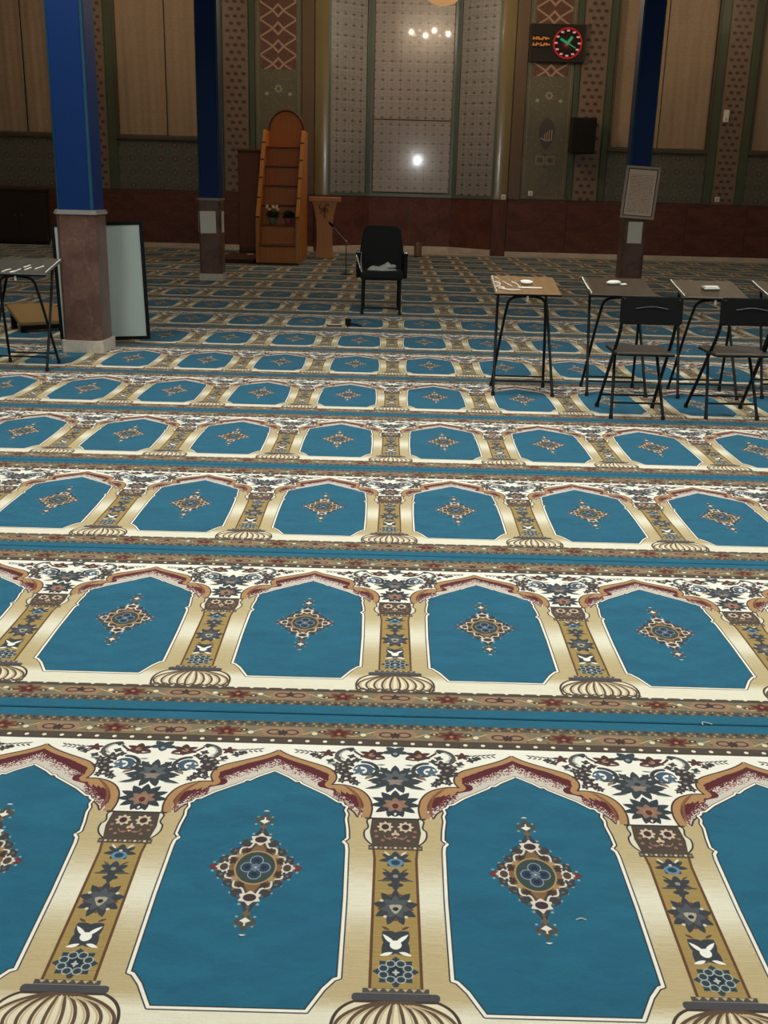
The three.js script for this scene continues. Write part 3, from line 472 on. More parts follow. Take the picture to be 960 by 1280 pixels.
    x.beginPath(); for (let i = 0; i <= 60; i++) x.lineTo(cx - 0.118 + i / 60 * 0.236, 1.181 + 0.004 * Math.sin(i / 60 * 6.283 * 9)); stroke('#4a3a2e', 0.006);
  }
  x.restore();
  // medallions
  for (let k = 0; k <= UNITS; k++) {
    const cx = k * NW, cy = 0.702, lozenge = (h, v, n, amp) => { x.beginPath(); for (let i = 0; i <= 96; i++) { const a = i / 96 * 6.2832, sn = Math.sin(a), cs = Math.cos(a), q = 1 / (Math.abs(sn) / h + Math.abs(cs) / v), w = 1 + amp * Math.cos(a * n); x.lineTo(cx + sn * q * w, cy - cs * q * w); } x.closePath(); };
    for (let i = 0; i < 20; i++) { const a = (i + 0.5) / 20 * 6.2832, sn = Math.sin(a), cs = Math.cos(a), q = 1 / (Math.abs(sn) / 0.1 + Math.abs(cs) / 0.148); dot(cx + sn * q * 1.03, cy - cs * q * 1.03, 0.0035, '#8c9ca0'); }
    lozenge(0.1, 0.148, 16, 0.05); fill('#37393d'); for (const s of [-1, 1]) { poly([[cx + s * 0.105, cy], [cx + s * 0.085, cy - 0.01], [cx + s * 0.085, cy + 0.01]]); fill('#7c2a30'); }
    for (let i = 0; i < 26; i++) { const a = i / 26 * 6.2832, sn = Math.sin(a), cs = Math.cos(a), q = 1 / (Math.abs(sn) / 0.091 + Math.abs(cs) / 0.134); dot(cx + sn * q, cy - cs * q, 0.004, i % 2 ? '#6d5a4c' : '#56616a'); }
    lozenge(0.078, 0.114, 12, 0.1); fill('#4f4034'); lozenge(0.078, 0.114, 12, 0.1); stroke('#d6cfc2', 0.005); lozenge(0.064, 0.09, 12, 0.05); fill('#7d5d40');
    for (let i = 0; i < 16; i++) { const a = i / 16 * 6.2832, sn = Math.sin(a), cs = Math.cos(a), q = 1 / (Math.abs(sn) / 0.068 + Math.abs(cs) / 0.094); star(cx + sn * q, cy - cs * q, 0.01, 0.011, 5, i % 2 ? '#3c2c26' : '#a3825a', 0.6, a); }
    for (const s of [-1, 1]) { star(cx, cy + s * 0.102, 0.024, 0.02, 6, '#d6cfc2', 0.78); dot(cx, cy + s * 0.102, 0.014, '#3c2b30', 0.012); star(cx + s * 0.07, cy, 0.013, 0.018, 6, '#d6cfc2', 0.8); dot(cx + s * 0.07, cy, 0.009, '#4a3b32', 0.012); }
    x.beginPath(); x.ellipse(cx, cy, 0.047, 0.06, 0, 0, 7); fill('#a58a60'); x.beginPath(); x.ellipse(cx, cy, 0.043, 0.055, 0, 0, 7); fill('#34423f');
    for (const [g0, c0] of [[1, '#8798a6'], [0.84, '#26384e']]) for (let i = 0; i < 4; i++) { const a = i / 4 * 6.2832; x.beginPath(); x.ellipse(cx + Math.sin(a) * 0.018, cy - Math.cos(a) * 0.024, 0.0155 * g0, 0.018 * g0, 0, 0, 7); fill(c0); }
    for (let i = 0; i < 4; i++) { const a = i / 4 * 6.2832; dot(cx + Math.sin(a) * 0.018, cy - Math.cos(a) * 0.024, 0.006, '#182438', 0.007); } star(cx, cy, 0.012, 0.014, 6, '#5f7082', 0.6); dot(cx, cy, 0.003, '#c6b89a');
    for (const s of [-1, 1]) {
      const fy = cy + s * 0.178; star(cx, fy, 0.022, 0.026, 4, '#4a463f', 0.55); for (const t of [-1, 1]) { dot(cx + t * 0.019, fy - s * 0.016, 0.003, '#9aa29a'); dot(cx + t * 0.017, fy + s * 0.014, 0.003, '#9a8f72'); }
      poly([[cx - 0.012, fy - s * 0.003], [cx, fy + s * 0.004], [cx + 0.012, fy - s * 0.003], [cx, fy - s * 0.014]]); fill('#e6e0d4'); poly([[cx - 0.0018, fy], [cx + 0.0018, fy], [cx + 0.0018, fy + s * 0.012], [cx - 0.0018, fy + s * 0.012]]); fill('#e6e0d4');
      star(cx, cy + s * 0.152, 0.009, 0.012, 4, '#6d5a44', 0.5); poly([[cx - 0.008, cy + s * 0.215], [cx + 0.008, cy + s * 0.215], [cx, cy + s * 0.222]]); fill('#e0dacd'); dot(cx, cy + s * 0.2215, 0.006, '#3a3a3c', 0.002);
    }
  }
  return c;
}
const pile = dataTex(256, (x, y) => { const v = rr(60, 200) * 0.5 + N3[y * 256 + x] * 110; return [v, v, v]; }, false); pile.repeat.set(9, 7);
const carpetMat = new THREE.MeshPhysicalMaterial({ map: tex(carpetCanvas()), roughness: 0.95, bumpMap: pile, bumpScale: 0.0025, sheen: 1, sheenRoughness: 0.3, sheenColor: new THREE.Color(0.6, 0.5, 0.38) });
const carpetBack = std(0x4a3f36, 0.95);
const SEAM0 = 2.6565, THICK = 0.012;
const rowShift = [0.0441, 0.0442, 0.0207, 0.0229, 0.0259, 0.03, 0.022, 0.036, 0.02, 0.032, 0.025, 0.04, 0.03, 0.022, 0.034, 0.028];
const under = { 4: 'under the folding chairs and desks', 5: 'under the column with the whiteboard', 6: 'under the low tan stool', 7: 'with the small black gadget lying on it', 8: 'under the legs of the black armchair', 10: 'under the two far blue columns', 11: 'under the microphone stand', 13: 'under the front of the wooden pulpit', 14: 'under the lectern', 15: 'under the bronze canister, last before the tiled wall' };
for (let r = -3; r <= 15; r++) {
  const far = SEAM0 + r * RP, depth = RP - 0.006, o = rowShift[Math.max(r, 0)] + (r < 0 ? 0.01 * r : 0);
  const g = new RoundedBoxGeometry(RIGHT - LEFT - 0.1, THICK, depth, 2, 0.005); g.translate((RIGHT + LEFT) / 2, 0, 0);
  const p = g.attributes.position, uv = g.attributes.uv;
  for (let i = 0; i < p.count; i++) uv.setXY(i, (p.getX(i) - o + NW / 2 + ((r + 9) % 3) * NW) / (NW * UNITS), 0.5 - p.getZ(i) / RP);
  const m = new THREE.Mesh(g, carpetMat); m.name = numbered('prayer_carpet'); m.position.set(0, THICK / 2 + 0.001, -(far - RP / 2)); scene.add(m);
  tag(m, under[r] ? `carpet strip of blue arched prayer niches ${under[r]}` : 'long open carpet strip woven with a row of blue arched prayer niches', 'carpet', 'prayer carpet strips laid edge to edge');
}
const CT = THICK + 0.0015;                             // top of the carpet

// ---------------------------------------------------------------- blue columns on marble plinths
function column(x, Z, label, turn = 0) {
  const g = thing('column', label, 'column', [x, CT, Z], turn, 'square blue columns on marble plinths');
  const W = 0.33, ch = 0.035;
  const octo = (w, c) => { const a = w / 2; return [[-a + c, -a], [a - c, -a], [a, -a + c], [a, a - c], [a - c, a], [-a + c, a], [-a, a - c], [-a, -a + c]]; };
  const prism = (w, c, y0, y1) => new THREE.ExtrudeGeometry(new THREE.Shape(octo(w, c).map(([u, v]) => new THREE.Vector2(u, v))), { depth: y1 - y0, bevelEnabled: false }).rotateX(-Math.PI / 2).translate(0, y0, 0);
  part(g, 'foot', prism(W + 0.035, 0.02, 0, 0.1), paleMarble, 'pale stone foot of the plinth');
  part(g, 'plinth', uvMetres(prism(W, ch, 0.1, 1.135), 0.8), plinthMarble, 'brown veined marble plinth');
  part(g, 'moulding', merge([prism(W + 0.03, ch, 1.135, 1.155), prism(W + 0.015, ch, 1.155, 1.17)]), std(0x8a8580, 0.5), 'thin grey moulding between plinth and shaft');
  part(g, 'shaft', prism(W - 0.02, ch * 0.9, 1.17, CEILING - CT - 0.002), bluePaint, 'dark blue painted shaft');
  for (const [sx, sz] of [[1, 1], [-1, 1], [1, -1], [-1, -1]]) part(g, 'corner_bead', box(0.022, CEILING - CT - 1.175, 0.004).rotateY(Math.atan2(sx, sz)).translate(sx * (W / 2 - 0.026), 1.172 + (CEILING - CT - 1.175) / 2, sz * (W / 2 - 0.026)), blueTrim, 'lighter turquoise corner bead');
  return g;
}
column(-2.61, 9.03, 'blue column with plain marble plinth and a whiteboard behind it', -0.05);
column(-2.66, 15.83, 'blue column with small white papers stuck round its marble plinth');
column(3.52, 15.83, 'blue column carrying a framed notice on its front');

// ---------------------------------------------------------------- papers and the framed notice on the columns
function noticeTex(w, h, lines, head, bg = '#cfc4b4', ink = 'rgba(92,74,66,0.75)') {
  const [c, x] = canvas(w, h); x.fillStyle = bg; x.fillRect(0, 0, w, h); x.fillStyle = ink;
  for (let i = 0; i < lines; i++) { let px = w * 0.08; const py = h * (head + (0.95 - head) * i / lines); while (px < w * 0.9) { const l = rr(0.03, 0.09) * w; x.fillRect(px, py, Math.min(l, w * 0.92 - px), h * 0.008 + (rnd() < 0.3 ? h * 0.005 : 0)); px += l + w * 0.018; } }
  return tex(c, true, false);
}
{
  const g = thing('framed_notice', 'large framed notice of close printed lines hanging on the blue column', 'notice', [3.53, 1.41, 15.6], 0);
  g.rotation.z = -0.05;
  const W = 0.49, H = 0.72, f = 0.035;
  part(g, 'frame', merge([rbox(W, f, 0.025, 0, H / 2 - f / 2, 0), rbox(W, f, 0.025, 0, -H / 2 + f / 2, 0), rbox(f, H - 2 * f, 0.025, -W / 2 + f / 2, 0, 0), rbox(f, H - 2 * f, 0.025, W / 2 - f / 2, 0, 0)]), std(0xa79684, 0.5), 'pale beige frame');
  part(g, 'slip', merge([box(W - 2 * f, 0.012, 0.014, 0, H / 2 - f - 0.006, 0), box(W - 2 * f, 0.012, 0.014, 0, -H / 2 + f + 0.006, 0), box(0.012, H - 2 * f, 0.014, -W / 2 + f + 0.006, 0, 0), box(0.012, H - 2 * f, 0.014, W / 2 - f - 0.006, 0, 0)]), std(0x3a2e26, 0.5), 'dark inner slip');
  part(g, 'sheet', new THREE.PlaneGeometry(W - 2 * f - 0.02, H - 2 * f - 0.02).translate(0, 0, 0.004), new THREE.MeshStandardMaterial({ map: noticeTex(420, 640, 26, 0.12, '#d6bfa8'), roughness: 0.7 }), 'tan sheet filled with small print');
  part(g, 'backboard', box(W - 0.01, H - 0.01, 0.006, 0, 0, -0.009), darkWood);
  part(g, 'hook', rbox(0.04, 0.05, 0.05, 0, 0.3, -0.03, 0.01), frameMetal);
}
function paper(x, y, Z, w, h, turn, label, roll = 0) {
  const m = new THREE.Mesh(new RoundedBoxGeometry(w, h, 0.003, 1, 0.001), paperWhite); m.name = numbered('paper_sheet'); m.position.set(x, y, -Z); m.rotation.set(0, turn, roll); scene.add(m);
  tag(m, label, 'paper');
}
paper(3.52, 0.855, 15.661, 0.205, 0.3, 0, 'white paper sheet taped just under the framed notice');
paper(-2.685, 0.845, 15.661, 0.23, 0.31, 0, 'largest white paper sheet, on the front of the marble plinth', 0.02);
paper(-2.491, 0.85, 15.8, 0.21, 0.3, Math.PI / 2, 'paper sheet on the plinth side towards the wooden pulpit');
paper(-2.829, 0.85, 15.8, 0.21, 0.3, -Math.PI / 2, 'paper sheet on the plinth side away from the wooden pulpit');

// ---------------------------------------------------------------- whiteboard leaning behind the near column
{
  const g = thing('whiteboard', 'black framed whiteboard leaning behind the blue column', 'whiteboard', [-2.575, CT, 9.44], -0.03);
  const W = 0.82, H = 1.03, f = 0.03, tilt = new THREE.Group(); tilt.name = 'board'; tilt.rotation.x = -0.09; tilt.rotation.z = 0.05; tilt.position.y = 0.024; g.add(tilt);
  part(tilt, 'surface', box(W - 2 * f, H - 2 * f, 0.01, 0, H / 2, 0), std(0xa8b4ae, 0.45), 'grey white writing surface');
  part(tilt, 'frame', merge([rbox(W, f, 0.03, 0, f / 2, 0), rbox(W, f, 0.03, 0, H - f / 2, 0), rbox(f, H - 2 * f, 0.03, -W / 2 + f / 2, H / 2, 0), rbox(f, H - 2 * f, 0.03, W / 2 - f / 2, H / 2, 0)]), blackPlastic, 'black edge frame');
  part(g, 'prop_leg', tube([[0, 0.95, -0.1], [0, 0.012, -0.36]], 0.009), blackTube);
}

// ---------------------------------------------------------------- folding exam desks
function crumpledFilm(w, d, seedShift) {
  const g = new THREE.PlaneGeometry(w, d, 26, 40).rotateX(-Math.PI / 2), p = g.attributes.position;
  for (let i = 0; i < p.count; i++) { const u = Math.floor(((p.getX(i) + 1 + seedShift) * 900)) & 255, v = Math.floor((p.getZ(i) + 1) * 900) & 255; p.setY(i, 0.003 + 0.02 * Math.abs(N2[v * 256 + u] - 0.5) + 0.012 * Math.abs(N3[v * 256 + u] - 0.5)); }
  g.computeVertexNormals(); return g;
}
const foldPlastic = new THREE.MeshPhysicalMaterial({ color: 0xf4efe4, roughness: 0.18, clearcoat: 1, clearcoatRoughness: 0.05 });
function desk(x, Z, label, topMat, filmW, idx, folds = []) {
  const g = thing('folding_desk', label, 'desk', [x, CT, Z], 0, 'folding exam desks');
  const W = 0.47, D = 0.46, tilt = 0.18, top = new THREE.Group(); top.name = 'desktop'; top.position.set(0, 0.757, 0); top.rotation.x = tilt; g.add(top);
  part(top, 'board', rbox(W, 0.018, D, 0, 0, 0, 0.007), topMat);
  for (const s of [-1, 1]) part(top, 'edge_band', rbox(W + 0.006, 0.012, 0.006, 0, -0.002, s * (D / 2 + 0.001), 0.002), blackPlastic);
  if (filmW) {
    const f = part(top, 'plastic_film', crumpledFilm(filmW, D * 0.96, idx * 0.13), film, 'crumpled clear plastic film'); f.position.set(-W / 2 + filmW / 2 + 0.004, 0.009, 0);
    for (const fold of folds) part(f, 'film_fold', tube(fold.map(([a, b], i) => [a - (-W / 2 + filmW / 2 + 0.004), 0.004 + 0.002 * (i % 2), b]), 0.0046, 20, 6), foldPlastic, 'shiny raised fold of the film');
  }
  // frame whose feet stand nearest, running up to the far edge
  part(g, 'crossed_frame', tube([[-0.215, 0.013, 0.28], [-0.175, 0.7, -0.13], [-0.165, 0.755, -0.165], [-0.12, 0.772, -0.175], [0.12, 0.772, -0.175], [0.165, 0.755, -0.165], [0.175, 0.7, -0.13], [0.215, 0.013, 0.28]], 0.0105, 80, 10), blackTube);
  part(g, 'crossed_frame', tube([[-0.195, 0.013, -0.08], [-0.14, 0.6, 0.15], [-0.125, 0.67, 0.18], [-0.085, 0.695, 0.19], [0.085, 0.695, 0.19], [0.125, 0.67, 0.18], [0.14, 0.6, 0.15], [0.195, 0.013, -0.08]], 0.0105, 80, 10), blackTube);
  part(g, 'cross_bar', tube([[-0.209, 0.1, 0.228], [0.209, 0.1, 0.228]], 0.007), blackTube);
  part(g, 'cross_bar', tube([[-0.187, 0.085, -0.05], [0.187, 0.085, -0.05]], 0.007), blackTube);
  part(g, 'latch', rbox(0.016, 0.036, 0.014, 0, 0.69, 0.203, 0.003), whitePlastic, 'small white latch');
  for (const [a, b] of [[-0.215, 0.28], [0.215, 0.28], [-0.195, -0.08], [0.195, -0.08]]) part(g, 'rubber_foot', new THREE.CylinderGeometry(0.0135, 0.0145, 0.03, 12).translate(a, 0.015, b), rubber);
  return g;
}
desk(0.972, 7.72, 'folding desk with light tan wooden top and crumpled plastic film', deskWood, 0.2, 0, [[[-0.222, -0.2], [-0.226, 0], [-0.222, 0.2]], [[-0.215, -0.05], [-0.18, 0.0], [-0.19, 0.05]], [[-0.15, -0.05], [-0.125, 0.02], [-0.1, 0.06]], [[-0.09, -0.06], [-0.06, 0.0], [-0.045, 0.07], [-0.03, 0.11]], [[-0.2, 0.12], [-0.12, 0.16], [-0.05, 0.15]], [[-0.21, 0.07], [-0.16, 0.11]], [[-0.2, -0.17], [-0.18, -0.12]]]);
desk(1.665, 7.8, 'folding desk with brown top, between the tan topped desk and its neighbour', deskGrey, 0.03, 1, [[[-0.228, -0.21], [-0.231, -0.05], [-0.226, 0.1], [-0.228, 0.215]], [[-0.232, -0.2], [-0.235, 0], [-0.232, 0.1]]]);
desk(2.325, 7.78, 'folding desk with brown top pushed between the two folding chairs', deskGrey, 0.03, 2, [[[-0.228, -0.21], [-0.231, -0.05], [-0.226, 0.1], [-0.228, 0.215]]]);
desk(2.965, 7.86, 'folding desk with brown top, last of the row past the second folding chair', deskGrey, 0.03, 3, [[[-0.228, -0.21], [-0.231, -0.05], [-0.226, 0.1], [-0.228, 0.215]]]);
desk(-2.845, 8.22, 'folding desk with dark grey top beside the whiteboard', deskSlate, 0.44, 4, [[[0.226, -0.2], [0.228, 0], [0.226, 0.18]], [[-0.2, 0.2], [-0.17, 0.13]], [[-0.1, 0.2], [-0.075, 0.15], [-0.06, 0.12]], [[-0.035, 0.21], [0.0, 0.16], [0.01, 0.11]], [[-0.02, 0.2], [0.005, 0.17]], [[0.05, 0.13], [0.08, 0.07]], [[0.12, 0.1], [0.16, 0.02]], [[0.02, 0.06], [0.05, 0.0]]]);

// small things lying on the desks
{
  const onDesk = (name, label, cat, x, Z, deskZ, turn = 0) => { const g = thing(name, label, cat, [x, CT + 0.757 + 0.0105 + (Z - deskZ) * Math.tan(0.18), Z], turn); g.rotation.x = 0.18; return g; };
  let g = onDesk('dish', 'small round white dish on the tan topped desk', 'dish', 0.985, 7.74, 7.72);
  part(g, 'bowl', lathe([[0.001, 0.003], [0.03, 0.003], [0.044, 0.018], [0.047, 0.018], [0.034, 0], [0.001, 0]], 28), whitePlastic);
  part(g, 'content', lathe([[0.001, 0.012], [0.038, 0.012], [0.038, 0.009], [0.001, 0.009]], 24), paperWhite);
  g = onDesk('paper_strip', 'narrow white paper strip beside the dish on the tan topped desk', 'paper', 1.0, 7.635, 7.72);
  part(g, 'strip', rbox(0.17, 0.003, 0.03, 0, 0.002, 0, 0.001), paperWhite);
  g = onDesk('crumpled_wrapper', 'small crumpled white wrapper on a brown topped desk', 'wrapper', 1.64, 7.84, 7.8, 0.3);
  { const q = new THREE.IcosahedronGeometry(0.04, 3), p = q.attributes.position; for (let i = 0; i < p.count; i++) { const k = 0.75 + 0.4 * N2[(Math.floor((p.getX(i) + 0.05) * 1500) & 255) * 256 + (Math.floor((p.getZ(i) + p.getY(i) + 0.1) * 1500) & 255)]; p.setXYZ(i, p.getX(i) * k * 1.5, Math.max(-0.014, p.getY(i) * k * 0.4), p.getZ(i) * k * 0.7); } q.computeVertexNormals(); part(g, 'wrap', q.translate(0, 0.015, 0), whitePlastic); }
  part(g, 'torn_edge', rbox(0.05, 0.003, 0.03, 0.07, 0.003, 0.02, 0.001), paperWhite);
  g = onDesk('tissue_packet', 'small flat tissue packet on the desk between the folding chairs', 'packet', 2.335, 7.76, 7.78, 0.1);
  part(g, 'packet_body', rbox(0.12, 0.02, 0.08, 0, 0.011, 0, 0.009), new THREE.MeshPhysicalMaterial({ color: 0x9a958c, roughness: 0.2, clearcoat: 0.6 }));
  part(g, 'packet_flap', rbox(0.1, 0.004, 0.03, 0, 0.023, 0.01, 0.0015), paperWhite);
}

// ---------------------------------------------------------------- folding chairs at the desks
function foldingChair(x, Z, turn, label) {
  const g = thing('folding_chair', label, 'chair', [x, CT, Z], turn, 'black folding chairs at the desks');
  for (const s of [-1, 1]) {
    part(g, 'side_tube', tube([[s * 0.192, 0.014, -0.26], [s * 0.184, 0.22, -0.1], [s * 0.178, 0.43, 0.06], [s * 0.174, 0.55, 0.15], [s * 0.172, 0.66, 0.2], [s * 0.172, 0.785, 0.225]], 0.0115, 40, 10), blackTube);
    part(g, 'rear_leg', tube([[s * 0.172, 0.014, 0.12], [s * 0.155, 0.22, 0.02], [s * 0.138, 0.43, -0.1]], 0.0105, 20, 10), blackTube);
    part(g, 'rubber_foot', new THREE.CylinderGeometry(0.014, 0.015, 0.03, 12).translate(s * 0.192, 0.015, -0.26), rubber);
    part(g, 'rubber_foot', new THREE.CylinderGeometry(0.013, 0.014, 0.03, 12).translate(s * 0.172, 0.015, 0.12), rubber);
  }
  // curved back plate with a grip slot
  const bs = new THREE.Shape(); const w = 0.192, h = 0.083, r = 0.02;
  bs.moveTo(-w + r, -h); bs.lineTo(w - r, -h); bs.quadraticCurveTo(w, -h, w, -h + r); bs.lineTo(w, h - r); bs.quadraticCurveTo(w, h, w - r, h); bs.lineTo(-w + r, h); bs.quadraticCurveTo(-w, h, -w, h - r); bs.lineTo(-w, -h + r); bs.quadraticCurveTo(-w, -h, -w + r, -h);
  const slot = new THREE.Path(); slot.moveTo(-0.1, 0.012); slot.quadraticCurveTo(0, 0.026, 0.1, 0.012); slot.lineTo(0.1, 0.02); slot.quadraticCurveTo(0, 0.036, -0.1, 0.02); slot.lineTo(-0.1, 0.012); bs.holes.push(slot);
  const bg = new THREE.ExtrudeGeometry(bs, { depth: 0.014, bevelEnabled: true, bevelSize: 0.004, bevelThickness: 0.004, bevelSegments: 2, curveSegments: 12 });
  const bk = part(g, 'backrest', bg, blackPlastic, 'black back plate with a grip slot'); bk.position.set(0, 0.72, 0.219); bk.rotation.x = -0.14;
  part(g, 'grip_lip', tube([[-0.1, 0.735, 0.2415], [0, 0.748, 0.24], [0.1, 0.735, 0.2415]], 0.003, 16, 6), std(0x55595a, 0.4));
  const st = part(g, 'seat', rbox(0.37, 0.022, 0.36, 0, 0, 0, 0.01), std(0x3c332c, 0.5), 'dark brown seat'); st.position.set(0, 0.44, 0.015);
  part(g, 'seat_rim', tube([[-0.18, 0.436, -0.15], [-0.18, 0.436, 0.185], [0.18, 0.436, 0.185], [0.18, 0.436, -0.15], [-0.18, 0.436, -0.15]], 0.011, 24, 8, false), blackTube);
  part(g, 'cross_bar', tube([[-0.189, 0.1, -0.195], [0.189, 0.1, -0.195]], 0.007), blackTube);
  part(g, 'cross_bar', tube([[-0.166, 0.1, 0.078], [0.166, 0.1, 0.078]], 0.007), blackTube);
  return g;
}
foldingChair(1.645, 6.87, 0, 'black folding chair at the desk next to the tan topped one');
foldingChair(2.285, 6.93, 0.03, 'black folding chair at the last two brown topped desks');

// ---------------------------------------------------------------- low stool under the grey desk
{
  const g = thing('low_stool', 'low stool with tan square top behind the dark grey desk', 'stool', [-3.42, CT, 10.15], 0.6);
  const t = part(g, 'stool_top', rbox(0.46, 0.05, 0.44, 0, 0, 0, 0.015), std(0x8c6b40, 0.6), 'tan top'); t.position.y = 0.15; t.rotation.x = 0.28;
  part(g, 'red_rim', rbox(0.46, 0.03, 0.03, 0, 0.215, -0.235, 0.008), std(0x7a3524, 0.6));
  for (const sx of [-1, 1]) { part(g, 'leg', rbox(0.05, 0.08, 0.05, sx * 0.18, 0.04, 0.15), blackPlastic); part(g, 'leg', rbox(0.05, 0.17, 0.05, sx * 0.18, 0.085, -0.17), blackPlastic); }
  part(g, 'apron', rbox(0.4, 0.05, 0.03, 0, 0.055, 0.175), blackPlastic);
}

// ---------------------------------------------------------------- black armchair
{
  const g = thing('armchair', 'black padded armchair facing the carpet rows, a grey cloth on its seat', 'chair', [-0.115, CT, 12.32], 0.02);
  for (const s of [-1, 1]) {
    part(g, 'front_leg', tube([[s * 0.215, 0.017, 0.25], [s * 0.213, 0.4, 0.22]], 0.014, 8, 10), blackTube);
    part(g, 'rear_leg', tube([[s * 0.205, 0.017, -0.24], [s * 0.2, 0.42, -0.2], [s * 0.19, 0.75, -0.27]], 0.014, 16, 10), blackTube);
    part(g, 'rubber_foot', new THREE.CylinderGeometry(0.019, 0.02, 0.03, 12).translate(s * 0.215, 0.015, 0.25), rubber);
    part(g, 'rubber_foot', new THREE.CylinderGeometry(0.019, 0.02, 0.03, 12).translate(s * 0.205, 0.015, -0.24), rubber);
    const arm = part(g, 'armrest', merge([rbox(0.055, 0.035, 0.36, s * 0.27, 0.665, 0.0, 0.015), rbox(0.05, 0.26, 0.06, s * 0.268, 0.53, 0.14, 0.02), rbox(0.05, 0.26, 0.06, s * 0.268, 0.53, -0.14, 0.02)]), blackPlastic);
    part(arm, 'chrome_cap', rbox(0.04, 0.012, 0.06, s * 0.27, 0.688, 0.15, 0.005), chrome, 'bright metal cap');
  }
  part(g, 'cross_bar', tube([[-0.214, 0.075, 0.245], [0.214, 0.075, 0.245]], 0.011), blackTube);
  const seat = new RoundedBoxGeometry(0.5, 0.1, 0.5, 5, 0.045); part(g, 'seat', seat.translate(0, 0.435, 0.02), blackFabric);
  const b = new THREE.Shape(); b.moveTo(-0.245, 0); b.lineTo(0.245, 0); b.bezierCurveTo(0.25, 0.2, 0.225, 0.32, 0.205, 0.42); b.quadraticCurveTo(0.19, 0.47, 0.13, 0.475); b.lineTo(-0.13, 0.475); b.quadraticCurveTo(-0.19, 0.47, -0.205, 0.42); b.bezierCurveTo(-0.225, 0.32, -0.25, 0.2, -0.245, 0);
  const back = part(g, 'backrest', new THREE.ExtrudeGeometry(b, { depth: 0.05, bevelEnabled: true, bevelSize: 0.015, bevelThickness: 0.02, bevelSegments: 4 }), blackFabric); back.position.set(0, 0.475, -0.22); back.rotation.x = -0.16;
  // folded writing arm hanging at one side
  part(g, 'tablet_bracket', tube([[-0.29, 0.655, 0.17], [-0.26, 0.56, 0.22], [-0.225, 0.475, 0.27]], 0.012, 12, 8), chrome, 'silver bracket of the folded writing arm');
  part(g, 'tablet_bracket', tube([[-0.225, 0.475, 0.27], [-0.24, 0.6, 0.2], [-0.235, 0.68, 0.15]], 0.008, 12, 8), chrome);
}
{
  const check = dataTex(64, (x, y) => { const a = ((x >> 2) & 1) ^ ((y >> 2) & 1); return a ? [206, 204, 196] : [96, 98, 98]; });
  const g = thing('folded_cloth', 'grey and white checked cloth folded on the black armchair seat', 'cloth', [-0.11, CT + 0.488, 12.22], 0.1);
  const mk = (rx, h, rz, ph) => { const q = new THREE.SphereGeometry(1, 40, 20), p = q.attributes.position; for (let i = 0; i < p.count; i++) { const a = Math.atan2(p.getZ(i), p.getX(i)), k = 1 + 0.08 * Math.sin(a * 5 + ph) + 0.05 * Math.sin(a * 9 + p.getY(i) * 6); p.setXYZ(i, p.getX(i) * rx * k, Math.max(0, p.getY(i)) * h * (1 + 0.25 * Math.sin(p.getX(i) * 6 + ph)), p.getZ(i) * rz * k); } q.computeVertexNormals(); return q; };
  const cm = new THREE.MeshStandardMaterial({ map: check, roughness: 0.95 }); check.repeat.set(4, 2);
  part(g, 'cloth_fold', mk(0.16, 0.055, 0.11, 0), cm); part(g, 'cloth_fold', mk(0.085, 0.045, 0.07, 2).translate(0.07, 0.035, 0.02), cm);
}

